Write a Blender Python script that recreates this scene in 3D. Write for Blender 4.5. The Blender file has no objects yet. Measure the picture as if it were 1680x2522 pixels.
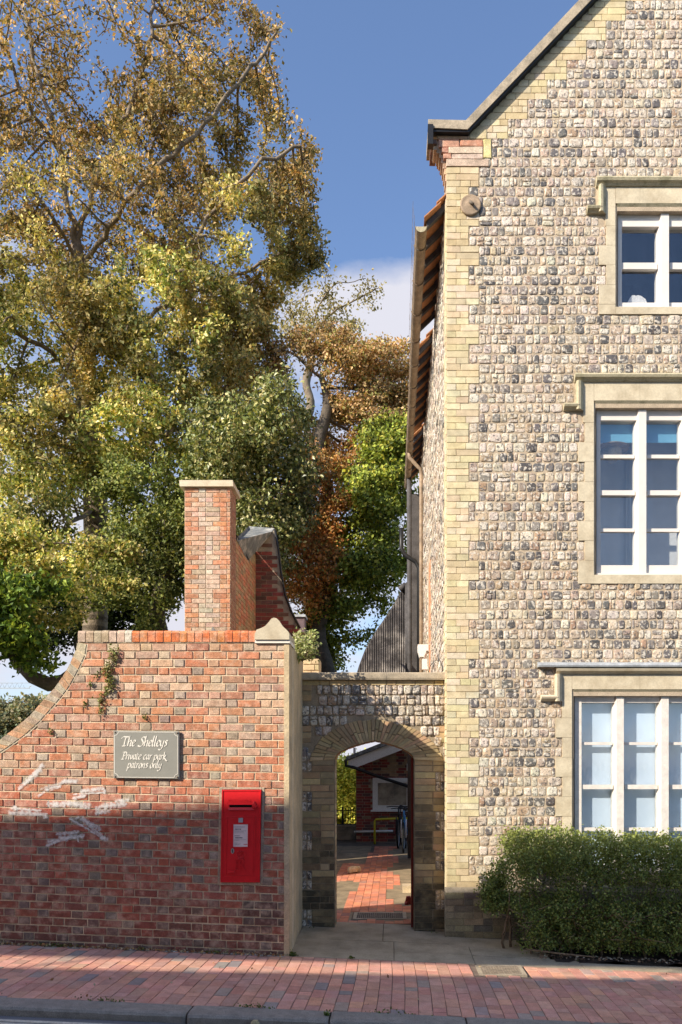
import bpy, math, random
import numpy as np
from mathutils import Vector, noise, Matrix
random.seed(7); np.random.seed(7)
R = math.radians
scene = bpy.context.scene
COL = scene.collection

# ------------------------------------------------------------------ camera
F = 1850.0; PX, PY, EYE = 965.0, 1905.0, 1.82          # focal length, vanishing point (photo pixels), eye height
cam_d = bpy.data.cameras.new('camera'); cam = bpy.data.objects.new('camera', cam_d); COL.objects.link(cam)
cam.location = (0, 0, EYE); cam.rotation_euler = (R(90), 0, 0)
cam_d.sensor_fit = 'HORIZONTAL'; cam_d.sensor_width = 36.0; cam_d.lens = F/1680*36
cam_d.shift_x = -(PX-840)/1680; cam_d.shift_y = (PY-1261)/1680
cam_d.clip_start = 0.1; cam_d.clip_end = 3000
scene.camera = cam

# ------------------------------------------------------------------ sun, sky, exposure
SUN = Vector((1.65, 1.29, -1.28)).normalized()         # travel direction of the light
sd = bpy.data.lights.new('sun', 'SUN'); sd.energy = 5.0; sd.angle = R(0.35); sd.color = (1.0, 0.90, 0.74)
so = bpy.data.objects.new('sun', sd); COL.objects.link(so)
so.rotation_euler = SUN.to_track_quat('-Z', 'Y').to_euler(); so.location = (-30, -25, 30)
world = bpy.data.worlds.new("World"); scene.world = world; world.use_nodes = True
wt = world.node_tree; wt.nodes.clear()
def wn(t, **k):
    n = wt.nodes.new(t)
    for a, b in k.items(): setattr(n, a, b)
    return n
sky = wn('ShaderNodeTexSky', sky_type='NISHITA', sun_disc=False)
sky.sun_elevation = math.asin(-SUN.z); sky.sun_rotation = math.atan2(-SUN.x, -SUN.y)
sky.altitude = 50; sky.air_density = 1.0; sky.dust_density = 1.2; sky.ozone_density = 1.9
tc = wn('ShaderNodeTexCoord'); sep = wn('ShaderNodeSeparateXYZ')
nz = wn('ShaderNodeTexNoise'); nz.inputs['Scale'].default_value = 2.6; nz.inputs['Detail'].default_value = 7; nz.inputs['Roughness'].default_value = 0.55
mp = wn('ShaderNodeMapping'); mp.inputs['Scale'].default_value = (1, 1, 2.0); mp.inputs['Location'].default_value = (0.35, 0.2, 0.1)
elev = wn('ShaderNodeMapRange'); elev.inputs[1].default_value = 0.62; elev.inputs[2].default_value = 0.535
elev.inputs[3].default_value = -0.55; elev.inputs[4].default_value = 0.14
rampc = wn('ShaderNodeMapRange'); rampc.inputs[1].default_value = 0.47; rampc.inputs[2].default_value = 0.62
addn = wn('ShaderNodeMath', operation='ADD'); 
mixc = wn('ShaderNodeMix', data_type='RGBA'); mixc.inputs[7].default_value = (3.5, 3.5, 3.9, 1)
bg = wn('ShaderNodeBackground'); bg.inputs['Strength'].default_value = 0.155; wo = wn('ShaderNodeOutputWorld')
tint = wn('ShaderNodeMix', data_type='RGBA', blend_type='MULTIPLY'); tint.inputs[0].default_value = 1; tint.inputs[7].default_value = (0.95, 0.99, 1.09, 1)
L = wt.links.new
L(tc.outputs['Generated'], mp.inputs[0]); L(mp.outputs[0], nz.inputs[0]); L(tc.outputs['Generated'], sep.inputs[0])
L(sep.outputs[2], elev.inputs[0]); L(elev.outputs[0], addn.inputs[0]); L(nz.outputs[0], addn.inputs[1])
north = wn('ShaderNodeMapRange'); north.inputs[1].default_value = 0.0; north.inputs[2].default_value = 0.5; north.inputs[3].default_value = -0.6; north.inputs[4].default_value = 0.0
addm = wn('ShaderNodeMath', operation='ADD'); L(sep.outputs[1], north.inputs[0]); L(north.outputs[0], addm.inputs[0]); L(addn.outputs[0], addm.inputs[1]); L(addm.outputs[0], rampc.inputs[0]); L(rampc.outputs[0], mixc.inputs[0])
L(sky.outputs[0], tint.inputs[6]); L(tint.outputs[2], mixc.inputs[6]); L(mixc.outputs[2], bg.inputs[0]); L(bg.outputs[0], wo.inputs[0])
scene.view_settings.view_transform = 'Standard'; scene.view_settings.look = 'None'
scene.view_settings.exposure = 0.55; scene.view_settings.gamma = 1.0
scene.render.engine = 'CYCLES'
scene.cycles.max_bounces = 6; scene.cycles.transparent_max_bounces = 12; scene.cycles.use_denoising = True

# ------------------------------------------------------------------ helpers
def P(px, py, Y): return Vector(((px-PX)*Y/F, Y, EYE-(py-PY)*Y/F))   # photo pixel at a chosen distance -> real place
def s2l(c):
    return tuple((x/255/12.92 if x/255 <= .04045 else ((x/255+.055)/1.055)**2.4) for x in c)
def zs(x): return -0.0225-0.043*max(-12, min(12, x))                 # the street falls gently to the right
def empty(name, loc, label=None, cat=None, group=None):
    o = bpy.data.objects.new(name, None); COL.objects.link(o); o.location = loc; o.empty_display_size = .2
    if label: o['label'] = label
    if cat: o['category'] = cat
    if group: o['group'] = group
    return o
def wloc(o):
    v = Vector((0, 0, 0))
    while o is not None: v += o.location; o = o.parent
    return v
def tag(o, label=None, cat=None, kind=None, group=None):
    if label: o['label'] = label
    if cat: o['category'] = cat
    if kind: o['kind'] = kind
    if group: o['group'] = group
    return o
class MB:
    def __init__(s): s.v = []; s.f = []; s.c = []; s.sm = []
    def add(s, vs, fs, col=(.5, .5, .5), smooth=False):
        b = len(s.v); s.v.extend([tuple(p) for p in vs])
        for f in fs: s.f.append(tuple(b+i for i in f)); s.c.append(col); s.sm.append(smooth)
    def box(s, x0, x1, y0, y1, z0, z1, col=(.5, .5, .5)):
        vs = [(x, y, z) for x in (x0, x1) for y in (y0, y1) for z in (z0, z1)]
        s.add(vs, [(0, 1, 3, 2), (4, 6, 7, 5), (0, 4, 5, 1), (2, 3, 7, 6), (0, 2, 6, 4), (1, 5, 7, 3)], col)
    def prism(s, poly, y0, y1, axis='y', col=(.5, .5, .5)):
        n = len(poly)
        def q(p, h):
            if axis == 'y': return (p[0], h, p[1])
            if axis == 'x': return (h, p[0], p[1])
            return (p[0], p[1], h)
        s.add([q(p, y0) for p in poly]+[q(p, y1) for p in poly],
              [tuple(range(n))[::-1], tuple(range(n, 2*n))]+[(i, (i+1) % n, n+(i+1) % n, n+i) for i in range(n)], col)
    def tube(s, pts, rad, k=8, col=(.5, .5, .5), caps=True):
        pts = [Vector(p) for p in pts]; n = len(pts); rs = rad if hasattr(rad, '__len__') else [rad]*n
        vs = []; a = None
        for i, p in enumerate(pts):
            d = (pts[min(i+1, n-1)]-pts[max(i-1, 0)])
            d = d.normalized() if d.length > 1e-9 else Vector((0, 0, 1))
            if a is None: a = d.orthogonal().normalized()
            else:
                a = a-d*a.dot(d); a = a.normalized() if a.length > 1e-6 else d.orthogonal().normalized()
            b = d.cross(a)
            for j in range(k):
                t = 2*math.pi*j/k; vs.append(p+(a*math.cos(t)+b*math.sin(t))*rs[i])
        fs = [(i*k+j, i*k+(j+1) % k, (i+1)*k+(j+1) % k, (i+1)*k+j) for i in range(n-1) for j in range(k)]
        if caps: fs += [tuple(range(k))[::-1], tuple((n-1)*k+j for j in range(k))]
        s.add(vs, fs, col, True)
    def lathe(s, prof, c, axis='z', k=20, col=(.5, .5, .5), smooth=True):
        c = Vector(c); vs = []
        for r, h in prof:
            for j in range(k):
                t = 2*math.pi*j/k; a, b = r*math.cos(t), r*math.sin(t)
                vs.append(c+Vector((a, b, h) if axis == 'z' else ((a, h, b) if axis == 'y' else (h, a, b))))
        n = len(prof)
        s.add(vs, [(i*k+j, i*k+(j+1) % k, (i+1)*k+(j+1) % k, (i+1)*k+j) for i in range(n-1) for j in range(k)]
              + [tuple(range(k))[::-1], tuple((n-1)*k+j for j in range(k))], col, smooth)
    def build(s, name, mat, parent=None, base=None, fix=True):
        off = wloc(parent) if parent else Vector(base or (0, 0, 0))
        V = np.array(s.v, dtype=np.float64)-np.array(off)
        me = bpy.data.meshes.new(name); me.from_pydata(V.tolist(), [], s.f)
        if fix and len(s.f) < 20000:
            import bmesh
            bm = bmesh.new(); bm.from_mesh(me); bmesh.ops.recalc_face_normals(bm, faces=bm.faces[:]); bm.to_mesh(me); bm.free()
        me.polygons.foreach_set('use_smooth', s.sm)
        cc = np.array([x for f, c in zip(s.f, s.c) for x in (c if isinstance(c, list) else [c]*len(f))], dtype=np.float32)
        at = me.color_attributes.new('Col', 'FLOAT_COLOR', 'CORNER')
        at.data.foreach_set('color', np.concatenate([cc, np.ones((len(cc), 1), np.float32)], 1).ravel())
        me.materials.append(mat)
        o = bpy.data.objects.new(name, me); COL.objects.link(o)
        if parent: o.parent = parent
        else: o.location = off
        return o
def np_mesh(name, V, Fq, C, mat, parent=None, base=None, smooth=False):
    off = wloc(parent) if parent else Vector(base or (0, 0, 0))
    V = (V-np.array(off)).astype(np.float32); n, m, k = len(V), len(Fq), Fq.shape[1]
    me = bpy.data.meshes.new(name); me.vertices.add(n); me.vertices.foreach_set('co', V.ravel())
    me.loops.add(m*k); me.loops.foreach_set('vertex_index', Fq.astype(np.int32).ravel())
    me.polygons.add(m); me.polygons.foreach_set('loop_start', np.arange(0, m*k, k, dtype=np.int32))
    me.polygons.foreach_set('loop_total', np.full(m, k, dtype=np.int32))
    me.polygons.foreach_set('use_smooth', np.full(m, smooth))
    me.update(calc_edges=True)
    at = me.color_attributes.new('Col', 'FLOAT_COLOR', 'CORNER')
    cc = np.repeat(np.asarray(C, dtype=np.float32), k, axis=0)
    at.data.foreach_set('color', np.concatenate([cc, np.ones((len(cc), 1), np.float32)], 1).ravel())
    me.materials.append(mat)
    o = bpy.data.objects.new(name, me); COL.objects.link(o)
    if parent: o.parent = parent
    else: o.location = off
    return o

def M(name, col=None, var=.25, vscale=9., fine=.25, fscale=90., rough=.85, bump=.3, bscale=70., bdist=.004, metal=0., tint=None, tintamt=.5, tscale=3., spec=.3, coat=0.):
    """surface colour from the mesh's Col attribute (or col), broken up by noise at two sizes, with an optional blotchy second colour"""
    m = bpy.data.materials.new(name); m.use_nodes = True; t = m.node_tree; t.nodes.clear()
    N = t.nodes.new; K = t.links.new
    out = N('ShaderNodeOutputMaterial'); b = N('ShaderNodeBsdfPrincipled'); K(b.outputs[0], out.inputs[0])
    b.inputs['Roughness'].default_value = rough; b.inputs['Metallic'].default_value = metal
    b.inputs['Specular IOR Level'].default_value = spec; b.inputs['Coat Weight'].default_value = coat
    co = N('ShaderNodeNewGeometry').outputs['Position']
    if col is None:
        a = N('ShaderNodeAttribute'); a.attribute_name = 'Col'; src = a.outputs['Color']
    else:
        a = N('ShaderNodeRGB'); a.outputs[0].default_value = (*col, 1); src = a.outputs[0]
    if tint is not None:
        n0 = N('ShaderNodeTexNoise'); n0.inputs['Scale'].default_value = tscale; n0.inputs['Detail'].default_value = 6; n0.inputs['Roughness'].default_value = .65
        K(co, n0.inputs['Vector']); mr = N('ShaderNodeMapRange'); mr.inputs[1].default_value = .47; mr.inputs[2].default_value = .66; mr.inputs[4].default_value = tintamt
        K(n0.outputs[0], mr.inputs[0]); mx = N('ShaderNodeMix'); mx.data_type = 'RGBA'; mx.inputs[7].default_value = (*tint, 1)
        K(mr.outputs[0], mx.inputs[0]); K(src, mx.inputs[6]); src = mx.outputs[2]
    for amt, sc in ((var, vscale), (fine, fscale)):
        if amt <= 0: continue
        n = N('ShaderNodeTexNoise'); n.inputs['Scale'].default_value = sc; n.inputs['Detail'].default_value = 5; n.inputs['Roughness'].default_value = .6
        K(co, n.inputs['Vector']); mr = N('ShaderNodeMapRange'); mr.inputs[1].default_value = .3; mr.inputs[2].default_value = .7
        mr.inputs[3].default_value = 1-amt; mr.inputs[4].default_value = 1+amt; K(n.outputs[0], mr.inputs[0])
        mx = N('ShaderNodeVectorMath'); mx.operation = 'SCALE'; K(src, mx.inputs[0]); K(mr.outputs[0], mx.inputs['Scale']); src = mx.outputs[0]
    K(src, b.inputs['Base Color'])
    if bump > 0:
        n = N('ShaderNodeTexNoise'); n.inputs['Scale'].default_value = bscale; n.inputs['Detail'].default_value = 6; K(co, n.inputs['Vector'])
        bp = N('ShaderNodeBump'); bp.inputs['Strength'].default_value = bump; bp.inputs['Distance'].default_value = bdist
        K(n.outputs[0], bp.inputs['Height']); K(bp.outputs[0], b.inputs['Normal'])
    return m
def M_flint(name, dark=1.0):
    """knapped flint: per-stone colour from the mesh with chalky rind patches and dark glassy ones inside each stone"""
    m = bpy.data.materials.new(name); m.use_nodes = True; t = m.node_tree; t.nodes.clear(); N = t.nodes.new; K = t.links.new
    out = N('ShaderNodeOutputMaterial'); b = N('ShaderNodeBsdfPrincipled'); K(b.outputs[0], out.inputs[0]); b.inputs['Roughness'].default_value = .6
    co = N('ShaderNodeNewGeometry').outputs['Position']; a = N('ShaderNodeAttribute'); a.attribute_name = 'Col'
    src = a.outputs['Color']
    for sc, lo, hi, col, amt, off in ((30., .53, .58, (.085, .08, .08), .9, 0), (55., .56, .66, (.36, .23, .13), .6, 7.3), (26., .52, .58, (.72, .65, .55), .8, 3.1), (90., .56, .62, (.12, .11, .105), .7, 5.1)):
        mp = N('ShaderNodeMapping'); mp.inputs['Location'].default_value = (off, off*2, off*.7); K(co, mp.inputs[0])
        n = N('ShaderNodeTexNoise'); n.inputs['Scale'].default_value = sc; n.inputs['Detail'].default_value = 5; n.inputs['Roughness'].default_value = .68; K(mp.outputs[0], n.inputs['Vector'])
        mr = N('ShaderNodeMapRange'); mr.inputs[1].default_value = lo; mr.inputs[2].default_value = hi; mr.inputs[4].default_value = amt; K(n.outputs[0], mr.inputs[0])
        mx = N('ShaderNodeMix'); mx.data_type = 'RGBA'; mx.inputs[7].default_value = (*col, 1); K(mr.outputs[0], mx.inputs[0]); K(src, mx.inputs[6]); src = mx.outputs[2]
    v = N('ShaderNodeVectorMath'); v.operation = 'SCALE'; v.inputs['Scale'].default_value = dark; K(src, v.inputs[0]); K(v.outputs[0], b.inputs['Base Color'])
    n = N('ShaderNodeTexNoise'); n.inputs['Scale'].default_value = 45; n.inputs['Detail'].default_value = 5; K(co, n.inputs['Vector'])
    bp = N('ShaderNodeBump'); bp.inputs['Strength'].default_value = .7; bp.inputs['Distance'].default_value = .008; K(n.outputs[0], bp.inputs['Height']); K(bp.outputs[0], b.inputs['Normal'])
    return m
def M_leaf(name, trans=.35, rough=.6, spec=.25, tcol=(1.25, 1.15, .6)):
    m = bpy.data.materials.new(name); m.use_nodes = True; t = m.node_tree; t.nodes.clear(); N = t.nodes.new; K = t.links.new
    out = N('ShaderNodeOutputMaterial'); b = N('ShaderNodeBsdfPrincipled'); b.inputs['Roughness'].default_value = rough; b.inputs['Specular IOR Level'].default_value = spec
    a = N('ShaderNodeAttribute'); a.attribute_name = 'Col'; K(a.outputs['Color'], b.inputs['Base Color'])
    tr = N('ShaderNodeBsdfTranslucent'); mu = N('ShaderNodeVectorMath'); mu.operation = 'MULTIPLY'; mu.inputs[1].default_value = tcol
    K(a.outputs['Color'], mu.inputs[0]); K(mu.outputs[0], tr.inputs[0]); mx = N('ShaderNodeMixShader'); mx.inputs[0].default_value = trans
    K(b.outputs[0], mx.inputs[1]); K(tr.outputs[0], mx.inputs[2]); K(mx.outputs[0], out.inputs[0]); return m
def M_glass(name, refl=.1):
    m = bpy.data.materials.new(name); m.use_nodes = True; t = m.node_tree; t.nodes.clear(); N = t.nodes.new; K = t.links.new
    out = N('ShaderNodeOutputMaterial'); g = N('ShaderNodeBsdfGlossy'); g.inputs['Roughness'].default_value = .02
    tr = N('ShaderNodeBsdfTransparent'); tr.inputs[0].default_value = (.93, .95, .96, 1)
    fr = N('ShaderNodeLayerWeight'); pw = N('ShaderNodeMath'); pw.operation = 'POWER'; pw.inputs[1].default_value = 5; K(fr.outputs['Facing'], pw.inputs[0]); ad = N('ShaderNodeMath'); ad.operation = 'MULTIPLY_ADD'; ad.inputs[1].default_value = .8; ad.inputs[2].default_value = refl; K(pw.outputs[0], ad.inputs[0])
    mx = N('ShaderNodeMixShader'); K(ad.outputs[0], mx.inputs[0]); K(tr.outputs[0], mx.inputs[1]); K(g.outputs[0], mx.inputs[2])
    n = N('ShaderNodeTexNoise'); n.inputs['Scale'].default_value = 3; bp = N('ShaderNodeBump'); bp.inputs['Strength'].default_value = .5; bp.inputs['Distance'].default_value = .02
    K(n.outputs[0], bp.inputs['Height']); K(bp.outputs[0], g.inputs['Normal']); K(mx.outputs[0], out.inputs[0]); return m
def M_paint(name, col=(.8, .8, .78)):
    """thin worn paint: opaque flecks over whatever lies beneath"""
    m = bpy.data.materials.new(name); m.use_nodes = True; t = m.node_tree; t.nodes.clear(); N = t.nodes.new; K = t.links.new
    out = N('ShaderNodeOutputMaterial'); b = N('ShaderNodeBsdfDiffuse'); b.inputs[0].default_value = (*col, 1); tr = N('ShaderNodeBsdfTransparent')
    a = N('ShaderNodeAttribute'); a.attribute_name = 'Col'
    n = N('ShaderNodeTexNoise'); n.inputs['Scale'].default_value = 38; n.inputs['Detail'].default_value = 6; co = N('ShaderNodeNewGeometry').outputs['Position']; K(co, n.inputs['Vector'])
    s = N('ShaderNodeMath'); s.operation = 'ADD'; K(n.outputs[0], s.inputs[0]); K(a.outputs['Fac'], s.inputs[1])
    mr = N('ShaderNodeMapRange'); mr.inputs[1].default_value = .72; mr.inputs[2].default_value = 1.15; mr.inputs[4].default_value = .72; K(s.outputs[0], mr.inputs[0])
    mx = N('ShaderNodeMixShader'); K(mr.outputs[0], mx.inputs[0]); K(tr.outputs[0], mx.inputs[1]); K(b.outputs[0], mx.inputs[2]); K(mx.outputs[0], out.inputs[0]); return m

MAT = dict(
    brick=M('old_brick', var=.3, vscale=18, fine=.35, fscale=110, bump=.8, tint=(.64, .50, .38), tintamt=.42, tscale=11),
    sooty=M('sooty_brick', var=.25, vscale=10, fine=.3, fscale=90, bump=.6),
    mortar=M('lime_mortar', (.62, .52, .37), var=.25, vscale=6, bump=.8, bscale=120, tint=(.50, .42, .30), tintamt=.5, tscale=2),
    mortar_dark=M('old_mortar', (.36, .30, .22), var=.3, vscale=5, bump=.8, tint=(.10, .09, .08), tintamt=.7, tscale=3),
    gault=M('yellow_brick', var=.16, vscale=11, fine=.18, fscale=120, bump=.5, tint=(.50, .38, .20), tintamt=.35, tscale=7),
    gmortar=M('flint_mortar', (.45, .36, .26), var=.2, vscale=8, bump=.8, bscale=110),
    amortar=M('arch_mortar', (.30, .24, .165), var=.3, vscale=8, bump=.8, bscale=110),
    flint=M_flint('knapped_flint'), flint_d=M_flint('weathered_flint', .62),
    stone=M('bath_stone', (.60, .52, .38), var=.12, vscale=4, fine=.10, fscale=60, bump=.25, bscale=90, tint=(.40, .32, .21), tintamt=.65, tscale=3.5),
    mossy=M('mossy_stone', (.50, .44, .30), var=.25, vscale=9, fine=.2, bump=.5, tint=(.16, .15, .09), tintamt=.8, tscale=9),
    coping=M('coping_stone', (.40, .33, .24), var=.2, vscale=6, fine=.25, bump=.6, tint=(.16, .14, .11), tintamt=.6, tscale=8),
    render=M('cement_render', (.55, .43, .27), var=.2, vscale=3, fine=.2, fscale=50, bump=.5, bscale=40, bdist=.01, tint=(.36, .30, .22), tintamt=.7, tscale=4),
    white=M('white_paint', (.72, .67, .62), var=.05, vscale=5, fine=.04, bump=.1, rough=.5),
    white_old=M('flaking_paint', (.70, .645, .59), var=.12, vscale=14, fine=.1, bump=.3, rough=.6),
    blind=M('pale_blind', (.70, .80, .95), var=.10, vscale=1.6, fine=.02, bump=0, rough=.9),
    blind_b=M('blue_blind', (.16, .40, .58), var=.04, vscale=2, fine=.02, bump=0, rough=.9),
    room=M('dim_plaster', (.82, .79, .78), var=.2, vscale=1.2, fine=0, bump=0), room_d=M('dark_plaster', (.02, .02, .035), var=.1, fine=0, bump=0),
    cloth=M('white_cloth', (.8, .76, .74), var=.08, vscale=10, bump=.3, bscale=20),
    lead=M('grey_lead', (.36, .38, .40), var=.25, vscale=10, fine=.2, rough=.6, bump=.3),
    iron=M('old_iron', (.16, .13, .10), var=.3, vscale=12, rough=.7, bump=.4, tint=(.30, .17, .08), tintamt=.4),
    gutter=M('worn_gutter', (.34, .25, .17), var=.3, vscale=9, rough=.7, bump=.3, tint=(.12, .09, .07), tintamt=.6),
    tile=M('clay_tile', (.48, .22, .10), var=.3, vscale=7, fine=.2, bump=.4),
    slate=M('lichened_slate', (.15, .16, .16), var=.35, vscale=8, fine=.3, bump=.4, rough=.7, tint=(.42, .40, .36), tintamt=.8, tscale=6),
    black=M('black_plastic', (.012, .012, .013), var=.1, fine=0, bump=0, rough=.45, spec=.4),
    timber=M('tarred_boards', (.07, .065, .065), var=.4, vscale=5, fine=.3, bump=.5, rough=.75),
    red=M('post_office_red', (.62, .012, .018), var=.08, vscale=7, fine=.05, fscale=60, rough=.38, bump=.15, bscale=35, spec=.45),
    paper=M('notice_paper', (.74, .60, .60), var=.05, fine=.03, bump=0, rough=.5), ink=M('print_ink', (.10, .09, .10), var=0, fine=0, bump=0),
    pink=M('faded_red_ink', (.6, .15, .15), var=0, fine=0, bump=0),
    signg=M('sign_grey', (.27, .265, .235), var=.06, vscale=5, fine=.05, rough=.5, bump=.05), signw=M('sign_cream', (.80, .76, .68), var=.03, fine=0, bump=0, rough=.5),
    chrome=M('dull_metal', (.45, .46, .46), var=.1, fine=.05, rough=.4, metal=.8, bump=0),
    paver=M('clay_paver', var=.16, vscale=12, fine=.22, fscale=130, bump=.4, tint=(.34, .27, .24), tintamt=.35, tscale=3),
    sand=M('joint_sand', (.19, .14, .11), var=.3, bump=.4), granite=M('granite_kerb', (.29, .255, .215), var=.25, vscale=18, fine=.35, fscale=160, bump=.6, tint=(.10, .10, .09), tintamt=.4, tscale=9),
    asphalt=M('asphalt', (.16, .155, .16), var=.12, vscale=3, fine=.35, fscale=220, bump=.5, bscale=200), line=M('road_line', (.60, .56, .46), var=.15, vscale=20, fine=.25, bump=.3),
    slab=M('york_stone', (.40, .33, .235), var=.2, vscale=3, fine=.2, bump=.35, tint=(.27, .23, .15), tintamt=.6, tscale=5),
    soil=M('dark_soil', (.045, .032, .024), var=.5, vscale=14, fine=.5, fscale=60, bump=1, bscale=30, bdist=.02), earth=M('yard_earth', (.12, .095, .07), var=.4, vscale=4, bump=.6),
    grass=M('rough_ground', (.07, .085, .03), var=.4, vscale=3, bump=.5), bark=M('pale_bark', (.20, .155, .11), var=.35, vscale=6, fine=.3, fscale=30, bump=.8, bscale=20, bdist=.03),
    bark_d=M('dark_bark', (.10, .08, .06), var=.35, vscale=6, bump=.8, bscale=20, bdist=.03), twig=M('brown_twig', (.20, .14, .09), var=.3, vscale=20, bump=.3),
    leaf=M_leaf('tree_leaf', .28), leaf_g=M_leaf('glossy_leaf', .22, .4, .4), hleaf=M_leaf('hedge_leaf', .25, .45, .35),
    glass=M_glass('window_glass', .11), glass_g=M_glass('old_glass', .09), chalk=M_paint('white_spray', (.80, .78, .76)),
    yellow=M('yellow_rail_paint', (.62, .55, .04), var=.1, bump=.1, rough=.5), blue=M('blue_frame_paint', (.06, .28, .62), var=0, bump=0, rough=.3, spec=.5),
    rubber=M('rubber', (.012, .012, .012), var=.2, bump=.1, rough=.8), red_door=M('dark_red_paint', (.16, .018, .012), var=.2, rough=.5), grate=M('cast_iron_grate', (.26, .21, .16), var=.3, vscale=20, bump=.5, rough=.6),
    stuff=M('coloured_matter', var=.2, vscale=20, bump=.2), plastic_w=M('white_plastic', (.72, .70, .66), var=.04, bump=0, rough=.45), cloudgrey=M('pale_masonry', (.45, .40, .33), var=.15, vscale=2, bump=.2))

# ---- masonry
class Fr:            # a wall face: origin, right, up, outward
    def __init__(s, o, u, v, n, warp=None): s.o, s.u, s.v, s.n, s.w = Vector(o), Vector(u), Vector(v), Vector(n), warp
    def p(s, a, b, h):
        if s.w: b = b+s.w(a, b)
        return s.o+s.u*a+s.v*b+s.n*h
def block(mb, fr, poly, h, bev, col, back=0.0):
    n = len(poly); cx = sum(p[0] for p in poly)/n; cy = sum(p[1] for p in poly)/n
    def ins(p, d):
        q = Vector((cx-p[0], cy-p[1])); l = q.length
        return (p[0]+q.x/l*min(d*1.35, l*.4), p[1]+q.y/l*min(d*1.35, l*.4)) if l > 1e-6 else p
    A = [fr.p(*p, back) for p in poly]; B = [fr.p(*p, h-bev*.7) for p in poly]; C = [fr.p(*ins(p, bev), h+random.uniform(-.0012, .0012)) for p in poly]
    fs = [(i, (i+1) % n, n+(i+1) % n, n+i) for i in range(n)]+[(n+i, n+(i+1) % n, 2*n+(i+1) % n, 2*n+i) for i in range(n)]+[tuple(range(2*n, 3*n))]
    mb.add(A+B+C, fs, col)
def clip(poly, nx, ny, d):      # keep nx*x+ny*y<=d
    out = []
    for i in range(len(poly)):
        a, b = poly[i], poly[(i+1) % len(poly)]; da, db = nx*a[0]+ny*a[1]-d, nx*b[0]+ny*b[1]-d
        if da <= 0: out.append(a)
        if da*db < 0: t = da/(da-db); out.append((a[0]+(b[0]-a[0])*t, a[1]+(b[1]-a[1])*t))
    return out
def area(p): return abs(sum(p[i][0]*p[(i+1) % len(p)][1]-p[(i+1) % len(p)][0]*p[i][1] for i in range(len(p))))/2
def mul(c, k): return tuple(max(0, x*k) for x in c)
def lerp(a, b, t): return tuple(x+(y-x)*t for x, y in zip(a, b))
def jit(c, a=.12): k = random.uniform(1-a, 1+a); return tuple(x*k*random.uniform(.95, 1.05) for x in c)
def jrect(a0, a1, b0, b1, j=.002):
    r = lambda: random.uniform(-j, j)
    return [(a0+r(), b0+r()), (a1+r(), b0+r()), (a1+r(), b1+r()), (a0+r(), b1+r())]
FL_W = [(.62, .52, .40), (.70, .62, .51), (.53, .42, .32), (.41, .32, .245), (.29, .25, .22), (.15, .14, .135), (.075, .07, .07), (.58, .45, .31), (.42, .28, .18)]
def flint(mb, fr, a0, a1, b0, b1, cols=None, H=None):
    w, h = a1-a0, b1-b0; cx, cy = (a0+a1)/2, (b0+b1)/2
    if w < .014 or h < .02: return
    H = H or random.uniform(.005, .012);
    if w > .05 and h > .08 and random.random() < .16:
        q = random.uniform(.35, .65)
        if random.random() < .6: flint(mb, fr, a0, a1, b0, b0+h*q-.002, cols, H); flint(mb, fr, a0, a1, b0+h*q+.002, b1, cols, H*.8); return
        flint(mb, fr, a0, a0+w*q-.002, b0, b1, cols, H); flint(mb, fr, a0+w*q+.002, a1, b0+random.uniform(0, .02), b1, cols, H); return
    c = random.choices(FL_W, cols or [5, 5, 4, 3, 2.4, 2.0, 1.2, 3, 1])[0]; c = mul(jit(c, .17), .91)
    k = 8; R0 = []; R1 = []; R2 = []
    ex = random.uniform(.30, .62); t0 = random.uniform(-.15, .15)
    for i in range(k):
        t = 2*math.pi*(i+.5)/k+t0; x, y = math.cos(t), math.sin(t)
        x = math.copysign(abs(x)**ex, x); y = math.copysign(abs(y)**ex, y)
        x = max(-1, min(1, x*1.03)); y = max(-1, min(1, y*1.03)); j = random.uniform(.86, 1.05)
        R0.append(fr.p(cx+x*w/2*j*1.03, cy+y*h/2*j*1.03, -.002)); R1.append(fr.p(cx+x*w/2*j*.93, cy+y*h/2*j*.94, H*.75))
        R2.append(fr.p(cx+x*w/2*.62, cy+y*h/2*.66, H*random.uniform(.9, 1.2)))
    fs = [(i, (i+1) % k, k+(i+1) % k, k+i) for i in range(k)]+[(k+i, k+(i+1) % k, 2*k+(i+1) % k, 2*k+i) for i in range(k)]+[tuple(range(2*k, 3*k))]
    mb.add(R0+R1+R2, fs, c)

# ================================================================== THE SETTING
g = MB(); g.box(-900, 900, -500, 1500, -1.4, -.9); tag(g.build('ground', MAT['grass']), 'rough grassy ground beyond the buildings', kind='structure')
def sheet(name, x0, x1, y0, y1, dz, th, mat, label, zf=zs, nx=24):
    m = MB(); xs = [x0+(x1-x0)*i/nx for i in range(nx+1)]; n = len(xs)
    vs = [(x, y, zf(x)+dz) for y in (y0, y1) for x in xs]+[(x, y, zf(x)+dz-th) for y in (y0, y1) for x in xs]
    fs = [(i, i+1, n+i+1, n+i) for i in range(n-1)]+[(2*n+i, 3*n+i, 3*n+i+1, 2*n+i+1) for i in range(n-1)]
    fs += [(i, 2*n+i, 2*n+i+1, i+1) for i in range(n-1)]+[(n+i, n+i+1, 3*n+i+1, 3*n+i) for i in range(n-1)]+[(0, n, 3*n, 2*n), (n-1, 3*n-1, 4*n-1, 2*n-1)]
    m.add(vs, fs); return tag(m.build(name, mat), label, kind='structure')
YK0, YK1 = 5.53, 5.745
sheet('road', -60, 60, -1.3, YK0-.002, -.065, .9, MAT['asphalt'], 'dark asphalt road along the kerb')
sheet('far_pavement', -60, 60, -2.95, -1.3, .03, .9, MAT['slab'], 'pavement across the road')
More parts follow.
